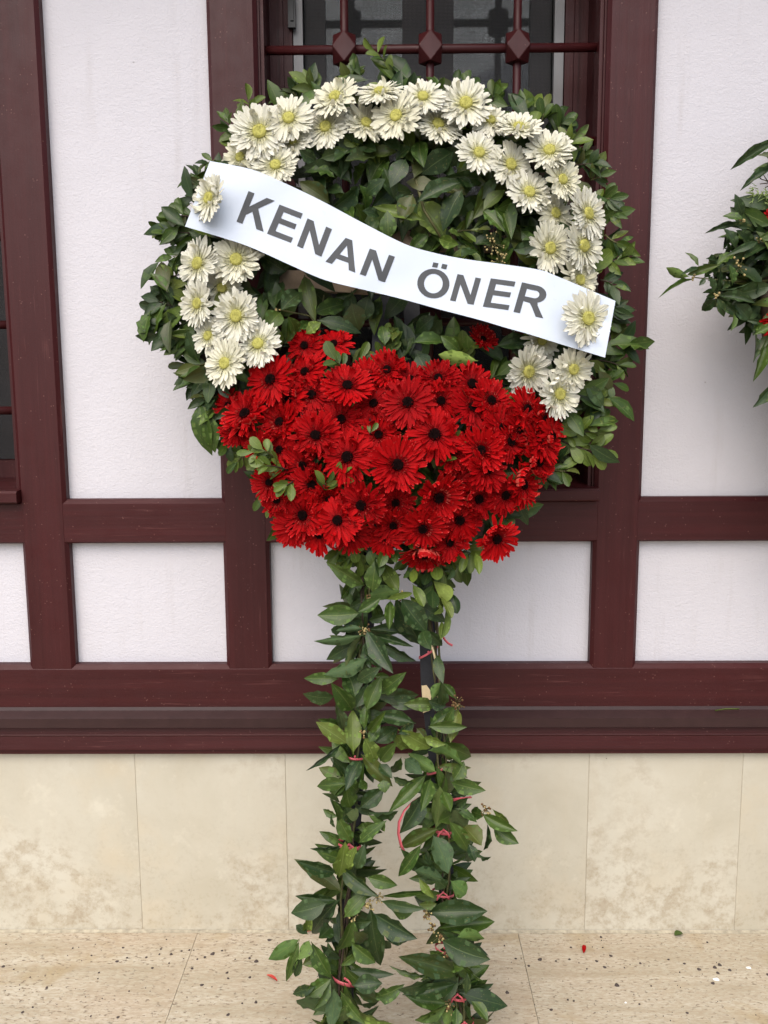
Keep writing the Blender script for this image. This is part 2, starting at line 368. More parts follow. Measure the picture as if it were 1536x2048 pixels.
# ------------------------------------------------------------------ house
house = tag(empty('timber_frame_house'), 'white plastered house front with maroon timber beams and pale stone plinth', 'house')
POST = [(-2.149, -2.031), (-1.876+.0, -1.758), (-.941, -.823), (-.4315, -.3145), (.501, .6185), (1.010, 1.128), (1.944, 2.062)]
POST = [(-1.876, -1.758), (-.941, -.823), (-.4315, -.3145), (.501, .6185), (1.010, 1.128), (1.944, 2.062)]
WINB = [0, 2, 4]                          # bays (index of the post on their left) that hold a window
ZT = 2.95
Zr1, Zr0, Zb1, Zb0 = 1.176, 1.0645, .746, .628
TF = -.030                                # front of the timbers; plaster is y = 0
ch = .009
def upright(x0, x1, z0, z1, yf=TF, name='post'):
    s = MB(); s.prism([(x0, .05), (x1, .05), (x1, yf+ch), (x1-ch, yf), (x0+ch, yf), (x0, yf+ch)], 'z', z0, z1); return s.build(name, 'paint_v', house, True)
def rail(x0, x1, z0, z1, yf=TF, name='rail', c0=ch*.5, c1=ch*1.2):
    s = MB(); s.prism([(.05, z0), (yf+c0, z0), (yf, z0+c0), (yf, z1-c1), (yf+c1, z1), (.05, z1)], 'x', x0, x1); return s.build(name, 'paint_h', house, True)
for x0, x1 in POST: upright(x0, x1, Zb1-.010, ZT)
rail(-2.3, 2.3, Zb0-.012, Zb1, TF-.0015, 'sill_beam')
bays = [(-2.3, POST[0][0])]+[(POST[i][1], POST[i+1][0]) for i in range(len(POST)-1)]+[(POST[-1][1], 2.3)]
for i, (a, b) in enumerate(bays):
    rail(a-.0095 if i else a, b+.0095 if i < len(bays)-1 else b, Zr0, Zr1, TF+.0008)
    win = (i-1) in WINB
    s = MB(); s.box(a-.02, b+.02, .0, .04, Zb1-.02, Zr0+.02); s.build('plaster_panel', 'plaster', house)
    if not win:
        s = MB(); s.box(a-.02, b+.02, .001, .04, Zr1-.02, ZT); s.build('plaster_panel', 'plaster', house)
# thin bead where the plaster meets the lower beam
# drip ledge under the beam
zA = at(768, 1420, -.03).z; zB = at(768, 1437, -.058).z; zC = at(768, 1455, -.058).z; zD = at(768, 1471, -.045).z; zE = at(768, 1499, -.045).z; zF = at(768, 1507, -.040).z
s = MB(); s.prism([(.03, zA+.012), (-.0325, zA+.010), (-.036, zA+.002), (-.052, zB+.004), (-.058, zB), (-.058, zC), (-.055, zC-.0015), (.03, zC-.0015)], 'x', -2.3, 2.3)
s.build('drip_strip', 'flash', house, True)
s = MB(); s.prism([(.03, zC-.003), (-.040, zC-.003), (-.043, zD+.004), (-.046, zD+.001), (-.044, zD-.002), (-.048, zE+.004), (-.048, zE), (-.041, zE-.003), (-.041, zF), (.03, zF)], 'x', -2.3, 2.3)
s.build('base_moulding', 'paint_h', house, True)
s = MB(); xa = at(1440, 1420, -.035)
# plinth of stone slabs
pj = [at(x, 1680, PLY).x for x in (277, 574, 1174, 1478)]
wA, wB = pj[1]-pj[0], pj[2]-pj[1]
js = [pj[0]-wB-wA-wB, pj[0]-wB-wA, pj[0]-wB]+pj+[pj[3]+wB, pj[3]+wB+wA, pj[3]+wB+wA+wB]
s = MB(); s.box(js[0], js[-1], PLY+.0018, .10, -.02, zF); plinth = s.build('plinth', 'joint', house)
for a, b in zip(js[:-1], js[1:]):
    e = .0009; gp = .0004; dy = rng.uniform(-.0006, .0006)
    s = MB(); s.prism([(a+gp, PLY+.03), (b-gp, PLY+.03), (b-gp, PLY+e+dy), (b-gp-e, PLY+dy), (a+gp+e, PLY+dy), (a+gp, PLY+e+dy)], 'z', .002, zF-.0005)
    s.build('slab', 'plinth', plinth, True)
# shell behind so that no light leaks in
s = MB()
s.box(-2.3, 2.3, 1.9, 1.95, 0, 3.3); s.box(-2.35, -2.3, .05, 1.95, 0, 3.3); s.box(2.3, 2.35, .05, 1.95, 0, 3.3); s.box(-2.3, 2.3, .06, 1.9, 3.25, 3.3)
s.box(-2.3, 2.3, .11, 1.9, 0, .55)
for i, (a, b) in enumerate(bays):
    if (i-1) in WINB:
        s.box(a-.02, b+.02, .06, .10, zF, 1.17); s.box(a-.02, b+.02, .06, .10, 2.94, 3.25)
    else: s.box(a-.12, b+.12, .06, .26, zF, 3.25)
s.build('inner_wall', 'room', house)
# windows
ZS = 1.2
def window(a, b, dark=False):
    c = (a+b)/2; h = (b-a)/2
    fr = MB()
    for sgn in (-1, 1):
        def X(u): return c+sgn*u
        def bxs(u0, u1, y0, y1, mi=0): x0, x1 = sorted((X(u0), X(u1))); fr.box(x0, x1, y0, y1, ZS-.01, ZT, mi)
        bxs(h-.004, h+.004, -.014, .045)          # reveal trim, stepped
        bxs(h-.013, h-.0045, -.006, .045)
        bxs(h-.004, h+.004, .046, .20)
        bxs(h-.062, h-.0045, .165, .23)           # outer frame
        bxs(h-.040, h-.030, .155, .164)
    fr.box(a+.065, b-.065, .168, .225, ZS-.01, ZS+.06); fr.box(a, b, .165, .23, 2.86, ZT)
    W = fr.build('window', 'paint_v', house)
    sl = MB(); sl.prism([(.17, ZS-.032), (-.052, ZS-.030), (-.056, ZS-.026), (-.056, ZS-.004), (-.051, ZS+.001), (.17, ZS+.014)], 'x', a-.006, b+.006); sl.build('sill', 'paint_h', W, True)
    for sgn in (-1, 1):
        m = MB(); x0, x1 = sorted((c+sgn*(h-.064), c+sgn*(h-.088))); m.box(x0, x1, .172, .195, ZS+.061, 2.859); m.build('screen_frame', 'alu', W)
        m = MB(); lo_, hi_ = .0, h-.09
        for (u0, u1) in ((.004, .066), (hi_-.052, hi_)):
            x0, x1 = sorted((c+sgn*u0, c+sgn*u1)); m.box(x0, x1, .212, .25, ZS+.061, 2.855)
        x0, x1 = sorted((c+sgn*.067, c+sgn*(hi_-.053)))
        m.box(x0, x1, .214, .248, ZS+.061, ZS+.13); m.box(x0, x1, .214, .248, 2.79, 2.855)
        sash = m.build('sash', 'sash', W)
        m = MB(); m.box(x0-.002, x1+.002, .231, .234, ZS+.12, 2.80); m.build('pane', 'glass', W)
    m = MB(); m.box(a+.09, b-.09, .1995, .2005, ZS+.062, 2.858); m.build('insect_screen', 'screen', W)
    m = MB(); xl = a+.066; m.box(xl-.012, xl+.006, .150, .163, 2.35, 2.43); m.box(xl-.006, xl+.002, .146, .1495, 2.365, 2.415); m.build('latch', 'latch', W)
    m = MB(); m.box(c-.006, c+.006, .204, .211, ZS+.062, 2.85); m.build('meeting_bead', 'sash', W)
    xs = [c-.2065, c-.0015, c+.2065]; zs = [2.252+.2135*k for k in (2, 1, 0, -1, -2, -3, -4)]
    for x in xs:
        m = MB(); m.tube([(x, .03, ZS+.002), (x, .03, ZT)], .0098, n=14); m.build('bar', 'paint_v', W)
    for z in zs:
        m = MB(); m.tube([(a+.004, .03, z), (b-.004, .03, z)], .0105, n=14); m.build('bar', 'paint_h', W)
    for x in xs:
        for z in zs:
            if z-.035 < ZS or z+.03 > ZT: continue
            m = MB(); r_ = .0275; q = .034; vs = []
            P = [(1,1,0),(1,-1,0),(-1,1,0),(-1,-1,0),(1,0,1),(1,0,-1),(-1,0,1),(-1,0,-1),(0,1,1),(0,1,-1),(0,-1,1),(0,-1,-1)]
            bm = bmesh.new()
            for p in P: bm.verts.new((x+p[0]*r_, .03+p[1]*r_, z+p[2]*q))
            bmesh.ops.convex_hull(bm, input=bm.verts); bmesh.ops.dissolve_limit(bm, angle_limit=.05, verts=bm.verts, edges=bm.edges)
            bmesh.ops.recalc_face_normals(bm, faces=bm.faces)
            bmesh.ops.bevel(bm, geom=bm.edges[:], offset=.0012, segments=1, affect='EDGES')
            me = bpy.data.meshes.new('knuckle'); bm.to_mesh(me); bm.free(); me.materials.append(M['paint_v'])
            o = bpy.data.objects.new('knuckle', me); C.objects.link(o); o.parent = W
for i, (a, b) in enumerate(bays):
    if (i-1) in WINB: window(a, b)
# eave above the photo's upper edge
s = MB(); s.box(-2.6, 2.6, -.42, .05, 2.951, 2.985)
eave = s.build('eave', 'soffit', house)
s = MB(); s.add([(-2.6, -.46, 2.99), (2.6, -.46, 2.99), (2.6, 2.0, 3.75), (-2.6, 2.0, 3.75), (-2.6, -.46, 3.04), (2.6, -.46, 3.04), (2.6, 2.0, 3.80), (-2.6, 2.0, 3.80)],
    [(0,3,2,1),(4,5,6,7),(0,1,5,4),(1,2,6,5),(2,3,7,6),(3,0,4,7)], 0, None, False); s.build('roof', 'roof', house)

# ------------------------------------------------------------------ leaves
def leaf_mesh(tone, seed, nseg=9, sharp=True, flat=False):
    r = random.Random(seed); mb = MB()
    W = 1.0; fold = r.uniform(.15, .75); bend = r.uniform(-.10, .30); wa = r.uniform(.025, .075) if sharp else r.uniform(.0, .018)
    k = r.uniform(14, 24); p1, p2 = r.uniform(0, 6), r.uniform(0, 6); side = r.uniform(-.07, .07); tw = r.uniform(-.25, .25)
    pk = r.uniform(.40, .50) if sharp else r.uniform(.55, .66)
    for sheet in (0, 1):
        vs, uv, fs = [], [], []
        PR = ([(0, .022), (.05, .03), (.12, .16), (.22, .33), (.35, .455), (.48, .5), (.60, .47), (.72, .375), (.82, .265), (.90, .155), (.96, .065), (1, .004)] if sharp else
              [(0, .022), (.06, .03), (.14, .13), (.26, .27), (.38, .385), (.50, .465), (.62, .5), (.74, .475), (.84, .40), (.92, .29), (.975, .15), (1, .03)])
        if nseg < 9: PR = [PR[q] for q in (0, 1, 3, 5, 7, 9, 11)]
        nseg = len(PR)-1
        for i in range(nseg+1):
            t, hw = PR[i]
            hw *= W; cx = side*math.sin(math.pi*t); z0 = -bend*t*t+.03*math.sin(math.pi*t)
            a = tw*(t-.3)
            cols = (-1, -.55, 0, .55, 1) if nseg > 8 else (-1, 0, 1); nc = len(cols)
            for sg in cols:
                lat = sg*hw; ed = sg*sg*abs(sg); wv = wa*math.sin(k*t+(p1 if sg < 0 else p2))*ed*math.sin(math.pi*min(1, t*1.05))*(1 if nseg > 8 else .35)
                lat += (wa*.4*math.sin(k*1.3*t+p2*sg) if abs(sg) == 1 and 0.1 < t < .9 else 0)*sg
                zz = z0+abs(lat)*fold*.45+wv+lat*a*.35
                vs.append((cx+lat, t, zz-(.004 if sheet else 0))); uv.append((.5+sg*.5, t))
        for i in range(nseg):
            for c_ in range(nc-1):
                q = (i*nc+c_, i*nc+c_+1, i*nc+c_+nc+1, i*nc+c_+nc)
                fs.append(q if not sheet else q[::-1])
        mb.add(vs, fs, sheet, uv)
    return mb
LEAF = {}; LMB = {}
for tone in (0, 1, 2):
    for sharp in (True, False):
        ls = [leaf_mesh(tone, 100*tone+i+(50 if sharp else 0), 12, sharp) for i in range(8)]
        LEAF[tone, sharp] = [l.mesh('leaf', ['leaf%d' % tone, 'under%d' % tone]) for l in ls]
        LMB[tone, sharp] = [leaf_mesh(tone, 700*tone+i+(50 if sharp else 0), 6, sharp) for i in range(8)]
def leaf_mtx(b, t, wid, jit=.35, flip=False, facing=Vector((0, -1, .30))):
    b, t = Vector(b), Vector(t); y = t-b; L = y.length; y.normalize()
    n = facing+Vector((rng.gauss(0, jit), rng.gauss(0, jit*.5), rng.gauss(0, jit)))
    x = y.cross(n)
    if x.length < 1e-4: x = y.cross(Vector((1, 0, .2)))
    x.normalize(); n = x.cross(y)
    if flip: x = -x; n = -n
    m = Matrix((x*wid, y*L, n*L)).transposed().to_4x4(); m.translation = b; return m
class Stuff:                                                # collects leaves of three tones
    def __init__(s): s.mb = MB()
    def leaf(s, tone, sharp, mtx):
        src = rng.choice(LMB[tone, sharp]); base = len(s.mb.v)
        s.mb.v += [tuple(mtx @ Vector(p)) for p in src.v]; s.mb.uv += src.uv
        s.mb.f += [tuple(i+base for i in f) for f in src.f]; s.mb.mi += [tone*2+k for k in src.mi]; s.mb.sm += src.sm
    def build(s, name, parent, T):
        return shift(s.mb, T).build(name, ['leaf0', 'under0', 'leaf1', 'under1', 'leaf2', 'under2'], parent)

# ------------------------------------------------------------------ flowers
def gerbera(kind, seed, turned=False):
    r = random.Random(seed); mb = MB(); white = kind == 'white'
    rows = [(r.randint(30, 34), .22, 1.0, .00, .18), (r.randint(27, 31), .21, .92, .03, .165), (r.randint(22, 26), .20, .76, .058, .13)] if white else [(r.randint(31, 36), .20, 1.0, .00, .16), (r.randint(29, 33), .19, .92, .05, .145), (r.randint(24, 28), .18, .76, .085, .115)]
    rows.append((r.randint(34, 42), .16, .45, .075, .045) if white else (r.randint(34, 42), .17, .38, .085, .035))
    ph0 = r.uniform(0, 6.28); droop = r.uniform(-.10, .18) if white else r.uniform(-.28, .22); TS = (0, .25, .5, .75, .93, 1.0); HW = (.42, .74, .95, 1.0, .72, .34)
    for ri, (n, r0, r1, z0, wd) in enumerate(rows):
        ph = r.uniform(0, 6.28)
        for k in range(n):
            if ri < 2 and r.random() < .04: continue
            a = ph+2*math.pi*k/n+r.gauss(0, .05); L = (r1-r0)*r.uniform(.86, 1.05); w_ = wd*r.uniform(.75, 1.1)
            d = droop+r.gauss(0, .09); lift = z0+r.gauss(0, .012); tw = r.gauss(0, .22); sw = r.gauss(0, .07); gr = r.uniform(.01, .035)
            curl = r.random() < (.07 if ri < 2 else .04)
            if not white and seed % 3 == 0 and ri < 3: curl = r.random() < .16
            if turned and ri < 3 and math.sin(a-ph0) > .35: curl = r.random() < .75
            ca, sa = math.cos(a), math.sin(a); ns = 5 if ri < 3 else 2
            for sheet in (0, 1):
                vs, uv, fs = [], [], []
                for i in range(ns+1):
                    t = TS[i] if ns == 5 else i/ns; rad = r0+L*t; hw = w_*.5*(HW[i] if ns == 5 else (.8, 1, .5)[i])
                    z = lift+.09*t*(1-ri*.2)-d*t*t*.55
                    if curl: rad = r0+L*math.sin(t*2.1)*.62; z = lift+L*(1-math.cos(t*2.1))*.42
                    off = sw*t*t
                    for sg in (-1, 0, 1):
                        tt = off+sg*hw; zz = z-(gr if sg == 0 else 0)+sg*hw*tw-(.006 if sheet else 0)
                        rr = rad+(.022 if sg == 0 and i == ns else 0)
                        vs.append((rr*ca-tt*sa, rr*sa+tt*ca, zz)); uv.append((.5+sg*.5, t if ri < 3 else t*.35))
                for i in range(ns):
                    for c_ in (0, 1):
                        q = (i*3+c_, i*3+c_+3, i*3+c_+4, i*3+c_+1); fs.append(q if not sheet else q[::-1])
                mb.add(vs, fs, sheet, uv)
    # green cup and stem stub behind
    dm = MB(); rd = .225 if white else .20; nn = 16
    vs = [(0, 0, .15)]; fs = []
    for j, (q, z) in enumerate(((.45, .16), (.75, .175), (1.0, .13), (1.05, .04))):
        vs += [(rd*q*math.cos(2*math.pi*k/nn), rd*q*math.sin(2*math.pi*k/nn), z) for k in range(nn)]
    fs += [(0, 1+k, 1+(k+1) % nn) for k in range(nn)]
    for j in range(3): fs += [(1+j*nn+k, 1+(j+1)*nn+k, 1+(j+1)*nn+(k+1) % nn, 1+j*nn+(k+1) % nn) for k in range(nn)]
    dm.add(vs, fs, 0)
    for i in range(110):
        q = math.sqrt(r.random())*.98; a = r.uniform(0, 6.28); h = .03 if q > .55 else .018; x, y = rd*q*math.cos(a), rd*q*math.sin(a); z = .165 if q < .8 else .145
        e = .011 if white else .012; mi = 0 if (white or q < .75) else (1 if r.random() < .6 else 0)
        dm.add([(x-e, y-e, z), (x+e, y-e, z), (x, y+e, z), (x+x*.15, y+y*.15, z+h)], [(0, 1, 3), (1, 2, 3), (2, 0, 3)], mi, None, False)
    pm = ['white_petal', 'white_under'] if white else ['red_petal', 'red_under']
    return mb.mesh('petals', pm), dm.mesh('flower_centre', ['white_disc', 'white_disc'] if white else ['red_disc', 'red_petal'])
GERB = {k: [gerbera(k, 31*i+(5 if k == 'red' else 0)) for i in range(10)] for k in ('white', 'red')}
GERB['turned'] = [gerbera('red', 900+i, True) for i in range(4)]
def flower(kind, parent, T, pos, normal, diam):
    n = Vector(normal).normalized(); a = n.orthogonal().normalized(); b = n.cross(a); an = rng.uniform(0, 6.28)
    x = a*math.cos(an)+b*math.sin(an); y = n.cross(x); s_ = diam/2
    m = Matrix((x*s_, y*s_*rng.uniform(.93, 1.0), n*s_)).transposed().to_4x4(); m.translation = pos
    pe, di = rng.choice(GERB[kind])
    f = inst('white_gerbera' if kind == 'white' else 'red_gerbera', pe, parent, m, T)
    inst('flower_centre', di, f, Matrix.Identity(4))
    return f

# ------------------------------------------------------------------ the wreath
def floor_at(px, py, z=0.0):
    g_ = ray(px, py); return CAM+g_*((z-CAM.z)/g_.z)
YB, SL = -.52, .20                                          # its plane leans back against the wall
NB = Vector((0, -1, SL)).normalized()
def W(px, py, off=0.0):                                     # point of the leaning plane, raised off metres towards its front
    g_ = ray(px, py); o_ = CAM-NB*off
    # plane: y = YB + SL z  ->  (y - SL z - YB) = 0
    t_ = -(o_.y-SL*o_.z-YB)/(g_.y-SL*g_.z); p = o_+g_*t_
    return p+NB*off
def pxm(px, py, off=0.0): return (W(px, py, off)-CAM).dot(cf)/F      # metres per photo pixel there
T = Vector((W(800, 2048).x, YB, 0))
wreath = tag(empty('funeral_wreath', T), 'large laurel funeral wreath of cream and red gerberas on two leafy legs', 'wreath', 'funeral wreaths along the house wall')
# stand: two legs of black wood, crosspieces and a prop
def leg(pts, wd, th, name, mat='black_wood', parent=wreath):
    m = MB(); P = [W(*p) for p in pts]; vs = []
    for i, p in enumerate(P):
        sx = Vector((1, 0, 0))*wd/2; sy = NB*th/2
        j = Vector((math.sin(i*1.7)*.001, 0, 0))
        vs += [p+sx+sy+j, p-sx+sy+j, p-sx-sy+j, p+sx-sy+j]
    n = len(P); fs = [(i*4+k, i*4+4+k, i*4+4+(k+1) % 4, i*4+(k+1) % 4) for i in range(n-1) for k in range(4)]+[(0, 1, 2, 3), (n*4-1, n*4-2, n*4-3, n*4-4)]
    m.add(vs, fs, 0, None, False); return shift(m, T).build(name, mat, parent, True)
L1 = leg([(765, 560, -.02), (748, 1000, -.02), (722, 1400, -.02), (703, 1700, -.02), (690, 2000, -.02), (686, 2130, -.02)], .036, .022, 'leg')
L2 = leg([(820, 560, -.02), (842, 1000, -.02), (856, 1290, -.02), (859, 1375, -.02), (878, 1560, -.02), (890, 1750, -.02), (908, 1920, -.02), (926, 2060, -.02), (932, 2130, -.02)], .036, .022, 'leg')
sp = MB(); P = [W(843, 1371, -.0065), W(853, 1370, -.006), W(863, 1384, -.006), W(860, 1420, -.006), W(846, 1425, -.006)]
sp.add([p for p in P]+[p+NB*.005 for p in P], [(5, 6, 7, 8, 9)]+[(i, (i+1) % 5, (i+1) % 5+5, i+5) for i in range(5)], 0, None, False)
shift(sp, T).build('broken_splinter', 'raw_wood', L2, True)
m = MB(); a_ = W(752, 800, -.03); b_ = floor_at(699, 1880); m.tube([a_, b_], .012, n=6); shift(m, T).build('rear_prop', 'black_wood', wreath)
for (x0, y0, x1, y1) in ((560, 560, 1040, 585), (585, 480, 1010, 486)):
    m = MB(); a_, b_ = W(x0, y0, -.012), W(x1, y1, -.012); d = (b_-a_).normalized(); sd_ = d.cross(NB)*.022; th = NB*.006
    vs = [p+q+r_ for p in (a_, b_) for q, r_ in ((sd_, th), (-sd_, th), (-sd_, -th), (sd_, -th))]
    m.add(vs, [(k, (k+1) % 4, (k+1) % 4+4, k+4) for k in range(4)]+[(3, 2, 1, 0), (4, 5, 6, 7)], 0, None, False); shift(m, T).build('lath', 'lath', wreath, True)
m = MB(); hp = []
for k in range(49):
    a_ = 2*math.pi*k/48; hp.append(W(785+395*math.cos(a_), 610+400*math.sin(a_), .0))
m.tube(hp, .02, n=8); shift(m, T).build('hoop', 'twig_dark', wreath)

leaves = []        # (base, tip, width) as parts
def crop(ox, oy, sc, data, off=.06, dp=.03, sharp=True):
    out = []
    for d in data:
        bx, by, tx, ty, wd, tone = d
        o_ = off+rng.uniform(-.02, .035)
        out.append((ox+bx*sc, oy+by*sc, ox+tx*sc, oy+ty*sc, wd*sc, tone, o_, o_+rng.uniform(-.03, dp+.02), sharp))
    return out
def put_leaf(parent, T_, spec, name='leaf', Wf=None):
    bx, by, tx, ty, wd, tone, o0, o1, sharp = spec
    Wf = Wf or W; b, t = Wf(bx, by, o0), Wf(tx, ty, o1); s_ = pxm(bx, by, o0)
    return inst(name, rng.choice(LEAF[tone, sharp]), parent, leaf_mtx(b+(b-t)*.06, t+(t-b)*.12, wd*s_*1.2, .32, rng.random() < .1), T_)

G = .2344
A = [(535,465,285,335,110,1),(620,520,630,305,130,1),(590,565,815,520,110,1),(840,530,715,300,110,2),(495,710,185,725,150,1),(500,695,670,590,90,1),(575,870,770,1185,140,0),(600,850,930,900,90,0),(520,840,330,860,60,0),(520,900,165,955,70,0),(530,890,350,1180,70,0),(560,1100,270,1240,120,0),(500,960,250,1100,110,0),(640,900,920,980,60,0),(700,960,960,1090,90,0),(820,590,1010,960,170,0),(870,590,1050,840,170,0),(1020,640,1220,770,110,0),(770,610,760,835,75,1),(590,770,730,740,60,0),(320,1270,60,1265,90,1),(465,1420,400,1200,150,1),(500,1290,630,1210,100,0),(680,1380,845,1255,110,1),(640,1250,750,1250,60,1),(285,1420,70,1440,120,0),(440,1530,290,1340,130,1),(480,1510,570,1330,90,0),(570,1530,680,1280,120,1),(650,1410,985,1410,120,0),(760,1470,990,1480,110,0),(1150,1500,930,1490,100,1),(1240,1500,1110,1460,100,0),(1130,1440,1200,1320,80,1),(1215,1490,1215,1330,80,0),(1330,1440,1230,1320,60,1),(1170,1070,1210,1270,80,0),(1090,860,1200,970,90,0),(1050,860,1100,990,110,0),(450,610,480,520,60,0),(430,640,430,560,50,0),(310,900,330,790,90,0),(430,640,270,650,60,0),(560,960,600,1160,100,0),(560,1000,680,1180,90,0),(540,1120,590,1250,90,0),(520,760,380,800,70,0)]
A2 = [(565,40,495,95,70,2),(540,100,515,175,55,2),(470,90,415,185,55,2),(440,170,480,265,75,2),(520,200,590,340,80,2),(500,240,510,370,60,2),(590,40,670,105,50,2),(600,15,720,45,50,1),(720,60,755,180,70,2),(720,170,700,280,80,1),(800,170,820,265,60,1),(930,40,870,75,50,2),(950,80,960,160,45,2),(970,330,960,440,60,2),(920,330,905,415,50,1),(1165,300,1170,410,90,2),(1140,440,1260,560,110,2),(1130,470,1065,610,90,1),(1135,510,1130,660,100,0),(965,470,1045,615,80,2),(1200,570,1290,700,70,2),(1190,630,1180,725,70,2),(1240,660,1245,875,75,2),(1210,780,1215,885,45,2),(1290,540,1330,685,80,0),(1420,200,1330,265,70,2),(1430,210,1380,330,60,2),(1470,190,1455,350,60,2),(1500,200,1530,330,60,2),(1340,330,1360,440,70,0),(1300,310,1290,400,60,0),(740,590,930,545,50,2),(940,560,990,610,40,2),(420,215,330,260,40,1),(430,230,350,315,45,1),(640,330,600,200,90,1),(660,230,690,330,80,0),(1040,400,1060,500,80,0),(1100,350,1060,460,70,0)]
B = [(455,530,460,200,130,2),(395,450,170,290,120,2),(330,290,190,260,60,1),(360,340,340,170,90,0),(550,330,550,140,70,1),(590,350,710,205,70,1),(590,440,665,315,80,1),(550,410,650,630,120,2),(535,560,765,795,110,1),(350,460,85,665,40,0),(690,600,810,460,110,1),(650,450,820,330,120,0),(970,280,665,210,110,0),(1110,320,1330,150,110,1),(1200,340,1320,190,80,1),(1350,170,1290,420,100,2),(1110,310,1390,315,90,1),(800,370,960,490,110,2),(850,345,1090,490,130,2),(1060,400,1230,450,80,2),(1110,520,1400,590,140,1),(1210,450,1455,590,130,1),(1150,690,950,555,100,1),(900,590,1010,700,110,0),(860,580,780,740,80,1),(800,740,940,810,70,0),(680,640,770,720,80,0),(510,610,410,790,110,0),(390,800,150,805,100,1),(430,800,510,870,100,1),(430,1000,400,860,140,1),(500,830,580,790,80,1),(520,1000,700,850,120,0),(710,770,720,860,90,1),(590,1040,810,1010,130,0),(590,1070,745,1190,70,1),(540,1140,660,1240,50,1),(510,1295,670,1150,90,1),(440,1130,390,1010,110,0),(400,1060,515,1080,90,0),(440,1290,330,1110,110,1),(330,1110,290,960,60,1),(300,1170,265,1080,30,0),(320,1080,215,1020,60,1),(340,960,230,885,40,0),(340,1330,105,1340,40,0),(1065,735,810,1000,100,1),(1110,770,1045,1005,100,1),(1050,900,915,1195,150,0),(1300,790,1510,860,120,1),(1310,760,1390,625,110,1),(1160,1170,1190,860,130,1),(1220,870,1280,1030,90,1),(1180,1120,1290,1060,100,1),(1310,1030,1420,1170,130,0),(1280,1130,1420,1355,110,1),(1400,1160,1530,1320,150,1),(1175,1190,890,1330,110,1),(1140,1250,1270,1530,160,0),(1340,980,1430,920,60,0),(1440,1320,1490,1450,80,0),(840,370,950,300,80,0),(1000,330,1080,420,80,0)]
D = [(870,290,1120,415,90,1),(960,400,1140,520,110,1),(950,250,1060,350,50,2),(870,300,750,260,90,1),(640,240,800,330,60,1),(900,370,885,585,40,0),(730,580,770,680,90,0),(815,600,890,690,40,0),(340,550,175,780,90,1),(480,790,215,640,120,0),(540,850,325,775,100,0),(550,900,480,830,110,0),(330,830,440,980,60,2),(440,740,375,600,60,0),(600,850,740,960,120,1),(420,1110,850,1100,170,0),(470,1040,345,1050,70,1),(520,1240,910,1200,140,1),(520,1270,720,1320,80,0),(640,1340,880,1290,100,1),(530,1350,870,1500,180,0),(690,1540,830,1560,60,1),(520,1480,430,1450,80,1),(640,1620,190,1490,150,0),(640,1690,400,1580,140,0),(600,1540,660,1570,90,1),(390,1640,110,1590,45,1),(450,1680,200,1780,130,0),(625,1710,250,1800,110,0),(550,1870,250,1820,100,1),(560,1890,320,2000,80,1),(560,1900,370,2040,90,1),(690,1790,1045,1880,140,0),(770,1860,890,2010,90,1),(720,1900,760,2030,40,0),(730,1620,720,1780,60,0),(770,1610,860,1680,50,1),(590,1920,560,2060,90,1),(640,1920,630,2070,80,1)]
Cc = [(590,260,640,20,150,2),(670,190,730,30,90,2),(740,200,790,40,90,0),(600,390,290,120,130,0),(550,230,280,160,100,0),(610,195,900,410,110,0),(840,280,1050,350,100,1),(890,425,660,345,70,0),(560,470,250,435,80,0),(580,480,320,760,150,0),(470,500,210,580,150,0),(300,740,330,600,70,2),(640,610,800,430,110,1),(320,760,215,670,60,0),(960,435,1330,400,40,1),(960,480,1260,550,80,0),(1050,560,1210,580,100,1),(860,545,930,1030,150,0),(900,590,1225,770,160,0),(700,630,610,920,130,1),(720,660,840,660,80,0),(720,740,830,850,100,0),(960,740,1150,800,90,0),(970,810,1030,885,60,0),(700,840,880,980,110,1),(740,920,640,1030,70,1),(240,810,5,965,110,1),(245,830,140,1160,70,1),(270,950,225,1100,70,0),(330,820,270,960,100,1),(360,840,500,1120,120,1),(280,1020,420,940,90,1),(690,1070,1010,1105,70,0),(510,1150,320,1290,120,1),(510,1170,390,1390,80,1),(380,1210,205,1275,80,0),(470,1420,250,1290,150,0),(545,1240,520,1520,120,0),(610,1260,740,1510,100,1),(720,1390,1010,1530,120,2),(640,1370,620,1550,80,1),(480,1450,380,1550,90,2),(640,1190,750,1390,80,1),(720,1200,930,1180,130,0),(740,1250,910,1320,90,0),(890,1290,1100,1240,110,1),(780,1360,930,1340,70,0),(520,700,420,790,110,0),(560,620,480,660,100,0)]
# garlands: twigs along each leg carry the leaves
def garland(path, seed):
    m = MB(); r = random.Random(seed)
    for k in range(7):
        pts = []; ph = r.uniform(0, 6)
        for i, (x, y) in enumerate(path):
            for q in range(3):
                if i == len(path)-1 and q: break
                x2, y2 = path[min(i+1, len(path)-1)]; u = q/3
                pts.append(W(x+(x2-x)*u+9*math.sin(ph+i*2.1+q*.7), y+(y2-y)*u, .012+.016*math.sin(ph*1.7+i*1.3+q*.5)))
        m.tube(pts, r.uniform(.0014, .0026), n=5, mi=k % 2)
    return shift(m, T).build('garland', ['twig', 'twig_dark'], wreath)
GA = garland([(735,1090),(728,1250),(715,1400),(708,1550),(700,1690),(690,1800),(686,1950),(688,2110)], 1)
GB = garland([(855,1090),(868,1270),(880,1450),(886,1560),(890,1660),(892,1790),(906,1900),(918,1980),(928,2110)], 2)
allg = crop(600, 1060, G, A)+crop(600, 1060, G, A2, sharp=False)+crop(600, 1380, G, B)+crop(540, 1690, G, Cc)+crop(760, 1560, .2383, D)
for sp in allg:
    put_leaf(GA if (sp[0]+(sp[1]-1500)*-.03) < 792 else GB, T, sp)
